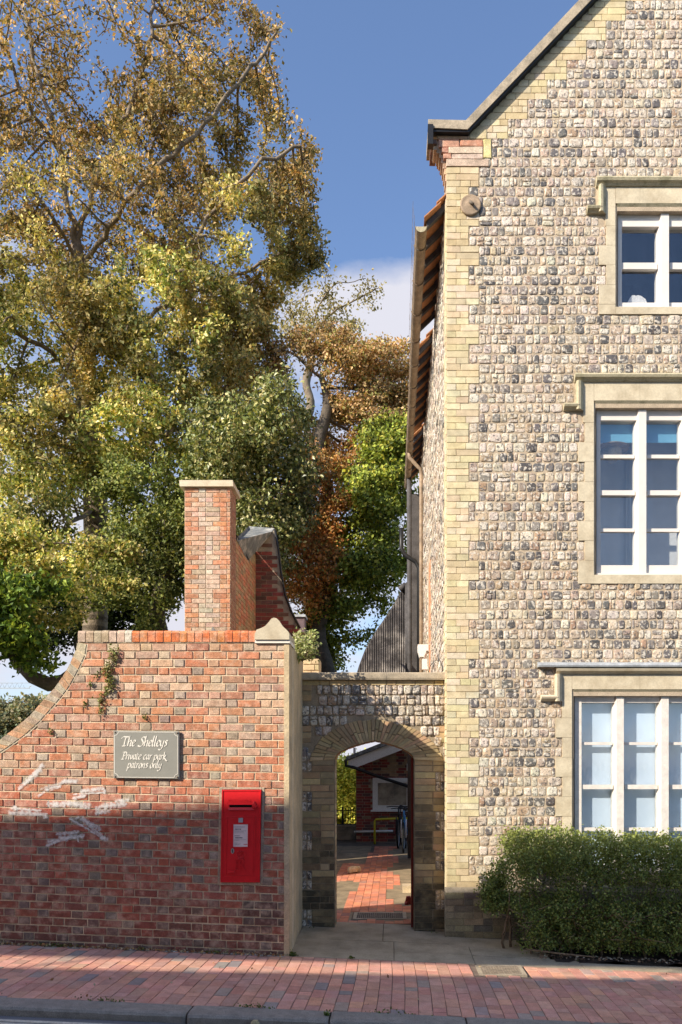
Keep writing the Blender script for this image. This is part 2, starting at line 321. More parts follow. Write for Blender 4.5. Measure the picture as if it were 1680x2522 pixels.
for k, yy in enumerate((5.425, 5.36)):
    o = sheet('road_line', -14, -1.83 if k == 0 else -1.86, yy-.022, yy+.022, -.061, .003, MAT['line'], 'upper painted line' if k == 0 else 'lower painted line')
    o['label'] = 'nearer of the two painted lines in the road' if k else 'painted line closest to the kerb'
sheet('pavement', -14, 14, YK1, 7.42, -.006, .8, MAT['sand'], 'sandy bed under the brick pavement')
kb = MB(); x = -12.0; random.seed(3)
while x < 12:
    w = random.uniform(.92, 1.06)
    if abs(x+2.52) < .5: x = -2.52; w = 1.0
    prof = [(YK0, -.2), (YK0+.004, -.02), (YK0+.018, -.004), (YK0+.05, .003), (YK1-.004, .006), (YK1-.004, -.2)]
    n = len(prof); xs_ = [x+.006, x+.03, x+w*.35, x+w*.7, x+w-.03, x+w-.006]; vs = []
    for i, xx in enumerate(xs_):
        e = .012 if i in (0, 5) else 0
        for (yy, zz) in prof: vs.append((xx, yy+random.uniform(0, .006)+(e if yy < YK0+.03 else 0), zs(xx)+(zz if zz < -.1 else zz-e*.7+random.uniform(-.003, .003))))
    kb.add(vs, [(i*n+j, i*n+j+1, (i+1)*n+j+1, (i+1)*n+j) for i in range(5) for j in range(n-1)]+[tuple(range(n))[::-1], tuple(5*n+j for j in range(n))], jit((.5, .5, .5))); x += w
tag(kb.build('kerb', MAT['granite']), 'row of worn granite kerb stones', kind='structure')
# brick pavers
pv = MB(); random.seed(11)
PC = [((.60, .30, .22), 6), ((.63, .33, .245), 4), ((.55, .27, .20), 4), ((.66, .33, .22), 1.5), ((.50, .28, .21), 2), ((.30, .255, .235), .7), ((.42, .31, .255), 1)]
def paver_color(): return jit(random.choices([c for c, _ in PC], [w for _, w in PC])[0], .1)
DRAIN = (.84, 1.24, 7.00, 7.36)
def pavers(mb, x0, x1, y0, y1, zf, w=.109, l=.213, skip=None, gap=.005, wob=.0):
    x = x0
    while x < x1-.02:
        y = y0-random.uniform(0, l); ww = min(w, x1-x)
        while y < y1:
            ll = l if random.random() < .6 else l*random.choice([.5, .5, .75, .62]); a, b = max(y, y0), min(y+ll, y1)
            if b-a > .03 and not (skip and skip(x+ww/2, (a+b)/2)):
                dx = lambda yy: wob*math.sin(yy*2.1+x*.7)
                fr = Fr((0, 0, zf(x)), (1, 0, (zf(x+1)-zf(x))), (0, 1, 0), (0, 0, 1))
                q = [(gap/2+dx(a), a+gap/2), (ww-gap/2+dx(a), a+gap/2), (ww-gap/2+dx(b), b-gap/2), (gap/2+dx(b), b-gap/2)]
                q = [(u+random.uniform(-.0015, .0015), v+random.uniform(-.0015, .0015)) for u, v in q]
                fr.o = Vector((x, 0, zf(x)))
                block(mb, fr, q, random.uniform(-.0005, .0035), .003, paver_color(), back=-.02)
            y += ll
        x += w
def dskip(x, y): return DRAIN[0]-.03 < x < DRAIN[1]+.03 and DRAIN[2]-.02 < y < DRAIN[3]+.06
pavers(pv, -6.0, 4.6, YK1+.002, 7.385, zs, skip=dskip, wob=.012)
tag(pv.build('brick_pavement', MAT['paver']), 'red clay brick pavers laid along the street', kind='structure')
# stone slabs in front of the arch and the strip before the hedge
sl = MB(); random.seed(5)
def zy(x, y): return zs(x)+.035*max(0, min(1, (y-7.4)/1.0))
def slab(x0, x1, y0, y1, dz=0.0, c=(.5, .5, .5)):
    vs = [(x, y, zy(x, y)+dz) for x, y in ((x0, y0), (x1, y0), (x1, y1), (x0, y1))]
    vs += [(x, y, z-.06) for x, y, z in vs]
    sl.add(vs, [(0, 1, 2, 3), (7, 6, 5, 4), (0, 4, 5, 1), (1, 5, 6, 2), (2, 6, 7, 3), (3, 7, 4, 0)], c)
gp = .006
for (x0, x1, y0, y1) in [(-1.02, .02, 7.395, 8.1), (.02+gp, .82, 7.395, 7.72), (-1.02, -.1, 8.1+gp, 9.0), (-.1+gp, .62, 7.72+gp+.38+gp, 9.0), (.02+gp, .82, 7.72+gp, 8.1),
                         (.82+gp, 1.62, 7.70, 8.02), (.82+gp, 1.9, 7.40, 7.69), (1.9+gp, 3.0, 7.40, 7.6), (3.0+gp, 4.4, 7.40, 7.6), (4.4+gp, 6, 7.4, 7.6), (.62, 1.4, 8.02+gp, 8.6)]:
    slab(x0, x1, y0, y1, random.uniform(-.002, .002))
tag(sl.build('stone_slabs', MAT['slab']), 'worn stone slabs before the archway', kind='structure')
sheet('slab_bed', -1.03, 14, 7.392, 9.0, -.03, .5, MAT['sand'], 'bed under the stone slabs')
bd = MB()
for i in range(40):
    for j in range(8):
        x0, y0 = 1.42+i*.12, 7.6+j*.1
        f = lambda x, y: zs(x)+.02+.02*math.sin(x*9+y*5)*math.sin(y*11)+.03*noise.noise(Vector((x*4, y*4, 0)))
        if x0 < 1.62 and y0 < 8.0: continue
        bd.add([(x0, y0, f(x0, y0)), (x0+.12, y0, f(x0+.12, y0)), (x0+.12, y0+.1, f(x0+.12, y0+.1)), (x0, y0+.1, f(x0, y0+.1))], [(0, 1, 2, 3)], smooth=True)
tag(bd.build('earth_bed', MAT['soil'], fix=False), 'dark soil bed below the hedge', kind='structure')
zyard = lambda x: .0
sheet('yard_ground', -1.9, 16, 9.0, 26, .008, .6, MAT['earth'], 'dim courtyard ground behind the archway', zf=lambda x: .0, nx=2)
sheet('garden_ground', -40, -1.9, 7.75, 60, .3, .9, MAT['grass'], 'garden ground behind the brick wall', zf=lambda x: .0, nx=2)
yp = MB(); random.seed(21); PC_street = PC; PC = [((.56, .20, .11), 6), ((.62, .24, .13), 4), ((.46, .16, .09), 3), ((.36, .16, .11), 1)]
YG = (-.44, .14, 9.30, 9.72)
pavers(yp, -.98, .60, 9.02, 18.6, lambda x: .016, w=.112, l=.225,
       skip=lambda x, y: (YG[0]-.1 < x < YG[1]+.1 and YG[2]-.05 < y < YG[3]+.05) or (y > 9.9 and x < -.62+.02*(y-9.9) and not 12.6 < y < 15) or (y > 10.2 and x > .05+.12*math.sin(y*2.1)))
tag(yp.build('yard_path', MAT['paver']), 'red brick path running from the archway into the yard', kind='structure')
ys = MB(); random.seed(8); y = 9.0
while y < 18.5:
    d = random.uniform(.7, 1.1)
    for (xa, xb) in ((-1.85, -1.2), (-1.19, -.5), (-.2, .45), (.46, 1.2)): ys.box(xa, xb, y, y+d-.02, -.02, .012+random.uniform(0, .002), jit((.5, .5, .5)))
    y += d
tag(ys.build('yard_slabs', M('yard_stone', (.25, .195, .125), var=.3, vscale=4, bump=.4, tint=(.13, .11, .07), tintamt=.6, tscale=3)), 'broken paving slabs beside the yard path', kind='structure')

def grate(name, x0, x1, y0, y1, z, label, frame_mat, slots):
    o = empty(name, ((x0+x1)/2, (y0+y1)/2, z), label, 'drain cover', 'iron drain covers')
    m = MB(); w = .045
    for a in ((x0-w, x1+w, y0-w, y0), (x0-w, x1+w, y1, y1+w), (x0-w, x0, y0, y1), (x1, x1+w, y0, y1)): m.box(*a, z-.03, z+.003)
    m.build('frame', frame_mat, o)
    m = MB(); m.box(x0, x1, y0, y1, z-.03, z-.014); nx, ny = slots
    for i in range(nx+1): xx = x0+(x1-x0)*i/nx; m.box(xx-.004, xx+.004, y0, y1, z-.014, z+.004)
    for j in range(ny+1): yy = y0+(y1-y0)*j/ny; m.box(x0, x1, yy-.006, yy+.006, z-.014, z+.0035)
    m.build('lid', MAT['grate'], o); return o
grate('drain_cover', DRAIN[0]+.02, DRAIN[1]-.02, 7.05, 7.32, zs(1.05)+.004, 'square cast iron drain cover let into the red brick pavement', MAT['coping'], (14, 10))
grate('drain_cover', YG[0], YG[1], YG[2]+.03, YG[3]-.03, .02, 'long iron grating in a stone surround on the path inside the archway', MAT['slab'], (24, 5))

# ================================================================== LEFT BRICK WALL
YW, XE = 7.4, -1.012
uw = lambda px: (px-PX)/250.0; vw = lambda py: EYE+(PY-py)/250.0
bw = empty('brick_wall', (-2.4, YW, .08), 'tall red brick garden wall with curved ramp and stone-capped end, white spray marks on it', 'wall')
def warp(a, b): return (1-min(1, max(0, b)/3.1))*(-.043)*(a+1.04)
frW = Fr((0, YW, 0), (1, 0, 0), (0, 0, 1), (0, -1, 0), warp)
RO = [(191.7, 1553), (191.5, 1583), (188, 1600), (171, 1641), (153, 1672), (135, 1698), (114, 1721), (75, 1768), (34, 1804), (0, 1831), (-60, 1866), (-140, 1896), (-260, 1922), (-420, 1938), (-700, 1945)]
RI = [(216, 1553), (216, 1587), (212, 1615), (192, 1659), (171, 1698), (158, 1716), (145, 1732), (104, 1781), (70, 1815), (34, 1843), (0, 1868), (-50, 1898), (-130, 1926), (-255, 1952), (-700, 1976)]
RO = [(uw(a), vw(b)) for a, b in RO]; RI = [(uw(a), vw(b)) for a, b in RI]
xl = RO[-1][0]
back = MB(); prof = [(XE, -.15), (XE, vw(1583))]+[(uw(195), vw(1583))]+[(lerp(RO[i], RI[i], .12)) for i in range(2, len(RO))]+[(xl, -.15)]
prof = [(a, b+warp(a, b)) for a, b in prof]
back.prism(prof, YW, YW+.34); back.build('wall_core', MAT['mortar'], bw)
bk = MB(); random.seed(17)
mid = [lerp(RO[i], RI[i], .95) for i in range(len(RO))]
pitch = .0800; PB = (uw(546), uw(645), vw(2175), vw(1941))
SOOT_SHADE = lambda a, b: max(0, min(1, (.72-b)/.75+.55*noise.noise(Vector((a*1.7, b*2.5, 3)))))  # soot at the wall foot, deepened to paint in shade
def wall_brick_col(a, b, header):
    n = noise.noise(Vector((a*1.1, b*1.3, 0)))
    if header: c = random.choices([(.38, .29, .22), (.48, .38, .29), (.30, .22, .18), (.56, .23, .12), (.55, .33, .22)], [3.4, 2.4, 1.6, 4, 2.4])[0]
    else: c = random.choices([(.56, .23, .12), (.52, .19, .10), (.46, .19, .12), (.61, .28, .15), (.45, .235, .16), (.53, .33, .23)], [5, 4, 4, 3, 3, 2.4])[0]
    if b > 2.2 and random.random() < .30*(b-2.2)+(.25 if a > -1.4 else 0): c = lerp(c, (.72, .56, .38), random.uniform(.4, .9))
    if b < 1.85: c = lerp(c, (.36, .045, .028) if not header or random.random() < .4 else (.13, .11, .11), min(.74, (1.85-b)*1.6))  # shade band painted into the colour of the lower bricks
    if b < 1.2 and not header: c = lerp(c, (.20, .055, .045), .35)  # lower stretchers darkened further for the painted shade
    s = SOOT_SHADE(a, b); c = lerp(c, (.055, .032, .034), s*.95*random.uniform(.6, 1))
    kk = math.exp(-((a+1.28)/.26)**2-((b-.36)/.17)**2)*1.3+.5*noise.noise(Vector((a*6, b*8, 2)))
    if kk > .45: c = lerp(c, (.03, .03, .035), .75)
    return mul(lerp(jit(c, .10), (.34, .22, .15), .13), .93)
nrow = int((vw(1585))/pitch)+3
for r_ in range(-2, nrow):
    b1 = vw(1585)-.004-r_*pitch*.997; b0 = b1-pitch+.013
    if b1 < -.15: break
    a = XE-.004; hdr = (r_ % 2 == 0); cnt = 0
    if r_ % 2: a -= 0
    first = True
    while a > xl:
        wdt = (.112 if hdr else .226)+random.uniform(-.006, .006)
        if first and r_ % 2: wdt = .17
        first = False; a0 = a-wdt+.012; q = jrect(a0, a, b0, b1, .0022)
        cx, cy = (a0+a)/2, (b0+b1)/2
        if cx < uw(225):
            i = min(range(1, len(mid)-1), key=lambda k: min((mid[k][0]-cx)**2+(mid[k][1]-cy)**2, 9)); best = None
            for k in range(1, len(mid)-1):
                p, s = mid[k], mid[k+1]; d = (s[0]-p[0], s[1]-p[1]); l2 = d[0]**2+d[1]**2
                t = max(0, min(1, ((cx-p[0])*d[0]+(cy-p[1])*d[1])/l2)); dd = (p[0]+d[0]*t-cx)**2+(p[1]+d[1]*t-cy)**2
                if best is None or dd < best[0]: best = (dd, p, d)
            _, p, d = best; l = math.hypot(*d); nx, ny = d[1]/l, -d[0]/l      # outward = above-left of the ramp
            if nx > 0: nx, ny = -nx, -ny
            if abs(nx) < .05 and ny < 0: nx, ny = -nx, -ny
            q = clip(q, nx, ny, nx*p[0]+ny*p[1]-.004)
        inbox = PB[0]-.03 < cx < PB[1]+.03 and PB[2]-.02 < cy < PB[3]+.02
        if len(q) > 2 and area(q) > .0006 and not inbox and b1 < vw(1583):
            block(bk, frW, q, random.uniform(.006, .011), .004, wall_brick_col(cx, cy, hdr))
        a -= wdt; hdr = not hdr
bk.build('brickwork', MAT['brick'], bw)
# brick-on-edge coping along the top and down the ramp
cp = MB(); a = uw(191.7)+.003; i = 0
while a < uw(629)-.04:
    w = random.uniform(.072, .080); cc = random.choice([(.66, .22, .07), (.60, .17, .06), (.56, .20, .09), (.62, .26, .12)])
    if i < 4: cc = random.choice([(.42, .30, .19), (.48, .36, .26)])
    if 4 <= i < 7: cc = random.choice([(.50, .36, .27), (.66, .60, .50)])
    h = .014+random.uniform(-.003, .004)
    cp.prism([(YW-h, vw(1583)+.006), (YW-h, vw(1560)), (YW-h+.012, vw(1554)), (YW+.03, vw(1552)+random.uniform(-.004, .004)), (YW+.35, vw(1552)), (YW+.35, vw(1583)+.006)], a+.004, a+w-.004, 'x', jit(cc, .12)); a += w; i += 1
cp.build('top_coping', MAT['brick'], bw)
m = MB(); m.box(uw(192)+.006, uw(629), YW-.006, YW+.34, vw(1583)-.004, vw(1556)); m.build('coping_mortar', MAT['mortar'], bw)
rm = MB(); rc = MB(); acc = 0
def along(tab, t):
    i = min(int(t), len(tab)-2); return lerp(tab[i], tab[i+1], t-i)
t = 1.0; T = len(RO)-1
while t < T-.02:
    L0 = along(RO, t); dt = .02; t2 = t
    while t2 < T and math.dist(along(RO, t2), L0) < .074: t2 += .01
    t2 = min(t2, T); q = [lerp(along(RO, t), along(RI, t), .0), along(RO, t2-.05*(t2-t)), lerp(along(RO, t2-.05*(t2-t)), along(RI, t2-.05*(t2-t)), .93), lerp(along(RO, t), along(RI, t), .93)]
    q = [(p[0], p[1]) for p in q]
    if area(q) > .001:
        g_ = .05; cxx = sum(p[0] for p in q)/4; cyy = sum(p[1] for p in q)/4; q = [lerp(p, (cxx, cyy), .06) for p in q]
        col = jit(random.choice([(.42, .26, .15), (.50, .28, .16), (.38, .33, .24), (.46, .38, .27), (.36, .27, .19)]), .12)
        base_ = [frW.p(*p, .014) for p in q]; bb = [v+Vector((0, .358, 0)) for v in base_]
        rc.add(base_+bb, [(0, 1, 2, 3), (7, 6, 5, 4), (0, 4, 5, 1), (1, 5, 6, 2), (2, 6, 7, 3), (3, 7, 4, 0)], col)
    t = t2
for i in range(1, len(RO)-1):
    q = [lerp(RO[i], RI[i], .06), lerp(RO[i+1], RI[i+1], .06), lerp(RO[i+1], RI[i+1], 1.05), lerp(RO[i], RI[i], 1.05)]
    base_ = [frW.p(*p, .0085) for p in q]; bb = [v+Vector((0, .345, 0)) for v in base_]
    rm.add(base_+bb, [(0, 1, 2, 3), (7, 6, 5, 4), (0, 4, 5, 1), (1, 5, 6, 2), (2, 6, 7, 3), (3, 7, 4, 0)])
rc.build('ramp_coping', MAT['brick'], bw); rm.build('ramp_mortar', MAT['mortar'], bw)
# rendered end: cream quoin strip, return wall towards the arch
rt = MB(); zt = vw(1585)
rt.box(uw(700), XE+.003, YW-.016, YW-.0005, -.14, zt-.001)
YA, YB = 8.69, 8.49
pts = [(YW+.0005, zt-.001), (YW+.34, zt+.020), (YW+.42, zt+.020), (YW+.75, zt+.012), (YA+.05, zt+.005), (YA+.05, -.14), (YW+.0005, -.14)]
n = len(pts)
va = [(XE+(.0 if y < 8 else -.0)-.026*(y-YW)/(YA-YW)+.005, y, z) for y, z in pts]; vb = [(XE-.30, y, z) for y, z in pts]

rt.add(va+vb, [tuple(range(n)), tuple(range(n, 2*n))[::-1]]+[(i, (i+1) % n, n+(i+1) % n, n+i) for i in range(n)])
rt.build('rendered_return', MAT['render'], bw)
fc = MB(); prof = [(629, 1577), (629.5, 1562), (634, 1553), (645, 1549), (655, 1544), (664, 1534), (670, 1526), (676, 1523.5), (683, 1525), (690, 1532), (697, 1544), (705, 1551), (711, 1557), (714, 1562), (714, 1577)]
fc.prism([(uw(a), vw(b)) for a, b in prof], YW-.045, YW+.36); fc.build('stone_finial', MAT['stone'], bw)
fb = MB(); fb.box(uw(629), uw(715), YW-.030, YW+.345, vw(1585), vw(1577)-.001); fb.build('finial_bed', MAT['signw'], bw)
# white spray marks, laid on the bricks as thin paint
gr = MB(); random.seed(9)
ox, oy, sc = 0, 1860, 1/4.356
for (p, q, w) in [((470, 150), (370, 250), 22), ((450, 200), (300, 330), 26), ((300, 330), (210, 415), 20), ((820, 325), (690, 330), 22), ((690, 340), (450, 415), 12), ((650, 375), (500, 410), 26), ((480, 450), (420, 495), 14),
                  ((1110, 400), (880, 435), 24), ((1120, 440), (800, 470), 9), ((920, 480), (800, 515), 18), ((1115, 395), (1130, 450), 16), ((520, 580), (740, 570), 26), ((740, 575), (960, 590), 30), ((560, 600), (700, 590), 20),
                  ((1380, 515), (1250, 530), 18), ((1350, 560), (1130, 590), 30), ((1150, 590), (1040, 615), 16), ((1180, 640), (1040, 665), 26), ((130, 640), (440, 655), 14), ((110, 685), (490, 700), 24), ((490, 690), (500, 740), 26), ((170, 610), (170, 660), 20),
                  ((760, 740), (1080, 920), 16), ((880, 730), (1080, 850), 26), ((830, 720), (840, 740), 24), ((960, 800), (1110, 930), 20), ((1090, 930), (1160, 955), 24), ((840, 880), (620, 910), 18), ((900, 925), (640, 955), 22), ((730, 960), (520, 1000), 24), ((600, 1000), (510, 1040), 16), ((840, 920), (845, 990), 8)]:
    p = (uw(ox+p[0]*sc), vw(oy+p[1]*sc)); q = (uw(ox+q[0]*sc), vw(oy+q[1]*sc)); w = w*sc/250*1.7; d = (q[0]-p[0], q[1]-p[1]); l = math.hypot(*d) or 1; t = (d[0]/l, d[1]/l); nn = (-t[1], t[0])
    K = max(3, int(l/.03)); rows = []; w *= 1.05; hx_ = .0145+.0001*(len(gr.v) % 9)
    for i in range(-1, K+2):
        f = i/K; c = (p[0]+d[0]*f+nn[0]*random.uniform(-.003, .003), p[1]+d[1]*f+nn[1]*random.uniform(-.003, .003))
        rows.append([frW.p(c[0]+nn[0]*s*w, c[1]+nn[1]*s*w, hx_) for s in (-1, -.5, 0, .5, 1)])
    pw_ = [0, .42, .62, .42, 0]; n_ = len(rows)
    for i in range(n_-1):
        e0 = 0 if i == 0 else 1; e1 = 0 if i+1 == n_-1 else 1
        for j in range(4):
            cs_ = [(pw_[j]*e0,)*3, (pw_[j]*e1,)*3, (pw_[j+1]*e1,)*3, (pw_[j+1]*e0,)*3]
            gr.add([rows[i][j], rows[i+1][j], rows[i+1][j+1], rows[i][j+1]], [(0, 1, 2, 3)]); gr.c[-1] = cs_
gr.build('spray_paint', MAT['chalk'], bw, fix=False)
# plants growing out of the wall
def leaf_cloud(C, n, spread, size, cols, up=.4):
    """n little leaves round the centres C"""
    C = np.asarray(C, float); idx = np.random.randint(0, len(C), n); pos = C[idx]+np.random.normal(0, 1, (n, 3))*np.asarray(spread)
    return leaves_at(pos, size, cols, up)
def leaves_at(pos, size, cols, up=.4, colf=None, wid=.62):
    n = len(pos); nrm = np.random.normal(0, 1, (n, 3)); nrm += np.array([-.45, -.55, .55])*up*2; nrm /= np.linalg.norm(nrm, axis=1)[:, None]
    r = np.random.normal(0, 1, (n, 3)); a = np.cross(nrm, r); a /= np.linalg.norm(a, axis=1)[:, None]; b = np.cross(nrm, a)
    s = np.random.uniform(size[0], size[1], n)[:, None]
    V = np.empty((n, 4, 3)); V[:, 0] = pos-a*s*.5; V[:, 1] = pos+b*s*wid*.5+nrm*s*.12; V[:, 2] = pos+a*s*.5; V[:, 3] = pos-b*s*wid*.5+nrm*s*.12
    Q = np.arange(n*4).reshape(n, 4)
    if colf is not None: Cc = colf(pos)
    else: Cc = np.array(cols)[np.random.randint(0, len(cols), n)]
    Cc = Cc*np.random.uniform(.72, 1.28, (n, 1)); return V.reshape(-1, 3), Q, Cc
GRN = [(.10, .16, .03), (.16, .22, .05), (.07, .11, .025), (.22, .24, .08)]
wp = empty('wall_plant', frW.p(uw(255), vw(1660), .02), 'small straggling green weed rooted in the upper left of the brick wall', 'plant')
sp = [(283, 1610), (281, 1625), (270, 1645), (262, 1660), (272, 1675), (275, 1690), (263, 1703), (252, 1722), (248, 1740), (240, 1663), (225, 1690), (212, 1736), (250, 1758), (128, 1812), (358, 1770)]
C = [frW.p(uw(a), vw(b), .025) for a, b in sp]
V_, Q_, C_ = leaf_cloud(C[:9]+C[:7], 420, (.026, .012, .032), (.018, .04), [(.26, .28, .10), (.34, .32, .14), (.18, .22, .06), (.40, .32, .18)]); np_mesh('foliage', V_, Q_, C_, MAT['leaf'], wp)
m = MB(); m.tube([c+Vector((0, .008, 0)) for c in C[:9]], [.003]*9, 5); m.tube([C[3], C[9], C[10]], .002, 4); m.build('stem', MAT['twig'], wp)
V_, Q_, C_ = leaf_cloud(C[9:], 150, (.014, .01, .018), (.012, .028), GRN)
tag(np_mesh('wall_weeds', V_, Q_, C_, MAT['leaf'], base=C[10]), 'tiny green weeds dotted in the joints of the brick wall', 'weeds', kind='stuff')
# shrub on the return wall
zc = P(752, 1590, 8.2)
rb = empty('wall_shrub', P(745, 1625, 8.2), 'pale green shrub sprouting from the top of the return wall beside the stone finial', 'shrub')
m = MB()
for i in range(14):
    t = P(random.uniform(722, 800), random.uniform(1565, 1625), 8.2+random.uniform(-.2, .3)); b0 = P(745, 1628, 8.2); m.tube([b0, lerp(b0, t, .5)+(0,), t][0:1]+[Vector(lerp(b0, t, .5))+Vector((0, 0, .03)), t], [.006, .004, .002], 5)
m.build('stem', MAT['twig'], rb)
C = [P(random.uniform(722, 775), random.uniform(1558, 1622), 8.2+random.uniform(-.2, .3)) for _ in range(60)]
V_, Q_, C_ = leaf_cloud(C, 900, (.03, .03, .03), (.025, .05), [(.46, .48, .22), (.35, .40, .15), (.52, .50, .30), (.2, .25, .08)]); np_mesh('foliage', V_, Q_, C_, MAT['leaf'], rb)

# ---- lettering: broad-nib italic drawn as strokes
GL = {  # polylines in a 1-high x-height box, ascender 1.7, descender -.7 ; width last
 'T': ([[(-.1, 1.15), (.05, 1.45), (.35, 1.5), (1.1, 1.5), (1.25, 1.6)], [(.62, 1.5), (.5, .8), (.45, .1), (.3, 0)], [(.2, 0), (.7, .02)]], 1.05),
 'S': ([[(1.0, 1.35), (.8, 1.5), (.5, 1.45), (.4, 1.15), (.6, .85), (.75, .5), (.6, .1), (.25, -.05), (-.05, .1)]], .95),
 'P': ([[(.45, 1.45), (.4, .7), (.3, .05)], [(.05, 0), (.55, .02)], [(.1, 1.25), (.3, 1.45), (.75, 1.5), (1.0, 1.25), (.85, .85), (.45, .7)]], 1.0),
 'h': ([[(.12, 1.65), (.05, .8), (0, 0)], [(.03, .5), (.3, .9), (.5, .85), (.45, .4), (.42, .05), (.58, .05)]], .72),
 'e': ([[(.05, .45), (.35, .6), (.45, .85), (.25, .98), (.02, .6), (.02, .2), (.2, 0), (.45, .15)]], .58),
 'l': ([[(.14, 1.7), (.05, .8), (.02, .15), (.12, 0), (.25, .08)]], .36),
 'y': ([[(.02, .9), (.05, .3), (.2, .1), (.42, .35)], [(.52, .95), (.42, .2), (.3, -.4), (.05, -.6), (-.15, -.45)]], .70),
 's': ([[(.42, .88), (.2, .98), (.08, .78), (.32, .45), (.28, .12), (.0, .05)]], .52),
 'r': ([[(.08, .95), (.04, .4), (0, 0)], [(.04, .5), (.22, .88), (.42, .9)]], .50),
 'i': ([[(.08, .95), (.03, .3), (.08, .02), (.2, .08)], [(.12, 1.3), (.16, 1.36)]], .34),
 'v': ([[(.02, .9), (.12, .4), (.18, 0), (.45, .5), (.48, .95)]], .60),
 'a': ([[(.5, .85), (.25, .95), (.02, .5), (.08, .05), (.3, .15), (.48, .8)], [(.5, .95), (.44, .3), (.48, .02), (.6, .08)]], .70),
 't': ([[(.14, 1.3), (.05, .5), (.05, .1), (.18, 0), (.32, .1)], [(-.05, .92), (.34, .95)]], .44),
 'c': ([[(.45, .85), (.25, .97), (.02, .5), (.1, .05), (.28, 0), (.45, .15)]], .56),
 'p': ([[(.08, .95), (.0, .2), (-.1, -.65)], [(.03, .5), (.3, .95), (.52, .75), (.45, .2), (.22, 0), (.02, .12)]], .68),
 'k': ([[(.12, 1.6), (.05, .8), (0, 0)], [(.03, .45), (.35, .95), (.4, .7), (.1, .5), (.4, .1), (.75, -.25), (.9, -.2)]], .72),
 'o': ([[(.28, .97), (.02, .6), (.06, .08), (.3, .02), (.52, .45), (.42, .9), (.24, .97)]], .66),
 'n': ([[(.08, .95), (.04, .4), (0, 0)], [(.04, .5), (.32, .92), (.5, .85), (.45, .3), (.46, .03), (.6, .08)]], .74),
 'E': ([[(.25, 1.5), (.2, .0)], [(0, 1.5), (.85, 1.5)], [(.2, .78), (.7, .78)], [(0, 0), (.9, 0)]], 1.0),
 'R': ([[(.25, 1.5), (.2, .0)], [(0, 1.5), (.6, 1.5), (.85, 1.2), (.6, .8), (.25, .8)], [(.5, .8), (.95, 0)]], 1.05), ' ': ([], .45),
 'O': ([[(.45, 1.5), (.1, 1.2), (.1, .3), (.45, 0), (.8, .3), (.8, 1.2), (.45, 1.5)]], .95), 'F': ([[(.2, 1.5), (.2, 0)], [(.2, 1.5), (.8, 1.5)], [(.2, .8), (.65, .8)]], .85),
 'I': ([[(.2, 1.5), (.2, 0)]], .42), 'C': ([[(.8, 1.3), (.45, 1.5), (.1, 1.1), (.1, .4), (.45, 0), (.8, .2)]], .95)}
def text_w(s): return sum(GL[c][1] for c in s)
def letters(mb, fr, s, u0, v0, size, h, nib=.11, slant=.16, track=1.0, thick=.002, ang=40, col=(.8, .8, .8)):
    u = u0; ca, sa = math.cos(R(ang))*nib*size, math.sin(R(ang))*nib*size; k = 0
    for ch in s:
        for st in GL[ch][0]:
            # smooth
            pts = st
            if len(st) > 2:
                pts = []
                for i in range(len(st)-1):
                    p0 = st[max(i-1, 0)]; p1 = st[i]; p2 = st[i+1]; p3 = st[min(i+2, len(st)-1)]
                    for q in (0, .34, .67):
                        pts.append(tuple(.5*((2*p1[d])+(-p0[d]+p2[d])*q+(2*p0[d]-5*p1[d]+4*p2[d]-p3[d])*q*q+(-p0[d]+3*p1[d]-3*p2[d]+p3[d])*q**3) for d in (0, 1)))
                pts.append(st[-1])
            P2 = [(u+(x+slant*y)*size, v0+y*size) for x, y in pts]; k += 1
            for i in range(len(P2)-1):
                (x0, y0), (x1, y1) = P2[i], P2[i+1]; dx, dy = x1-x0, y1-y0; l = math.hypot(dx, dy) or 1; ex, ey = dx/l*.02*size, dy/l*.02*size
                ox_, oy_ = -dy/l*.022*size, dx/l*.022*size
                sg = 1 if (ca*ox_+sa*oy_) >= 0 else -1
                A, B = (ca*sg/2+ox_, sa*sg/2+oy_), (-ca*sg/2-ox_, -sa*sg/2-oy_)
                hh = h+.00015*((i+k) % 5)
                q = [(x0-ex+A[0], y0-ey+A[1]), (x0-ex+B[0], y0-ey+B[1]), (x1+ex+B[0], y1+ey+B[1]), (x1+ex+A[0], y1+ey+A[1])]
                mb.add([fr.p(*p, hh) for p in q]+[fr.p(*p, hh-thick) for p in q], [(0, 1, 2, 3), (0, 4, 5, 1), (1, 5, 6, 2), (2, 6, 7, 3), (3, 7, 4, 0)], col)
        u += GL[ch][1]*size*track
# ---- the name sign
sx0, sx1, sz0, sz1 = uw(283), uw(444), vw(1917), vw(1800)
frS = Fr((sx0, YW-.035, sz0), Vector((1, 0, -.010)).normalized(), (0, 0, 1), (0, -1, 0)); SW, SH = sx1-sx0, sz1-sz0
sg = empty('name_sign', (sx0+SW/2, YW-.03, sz0), 'grey rectangular sign with cream italic lettering screwed to the brick wall', 'sign')
m = MB(); block(m, frS, [(0, 0), (SW, 0), (SW, SH), (0, SH)], .004, .006, (.5,)*3, back=-.016); m.build('plate', MAT['signg'], sg)
m = MB(); i_, r_ = .012, .036; bw_ = .0045; path = []
def arc(cx, cy, a0, a1): return [(cx+r_*math.cos(R(a0+(a1-a0)*k/6)), cy+r_*math.sin(R(a0+(a1-a0)*k/6))) for k in range(7)]
path = arc(i_, i_, 90, 0)+arc(SW-i_, i_, 180, 90)+arc(SW-i_, SH-i_, 270, 180)+arc(i_, SH-i_, 360, 270)
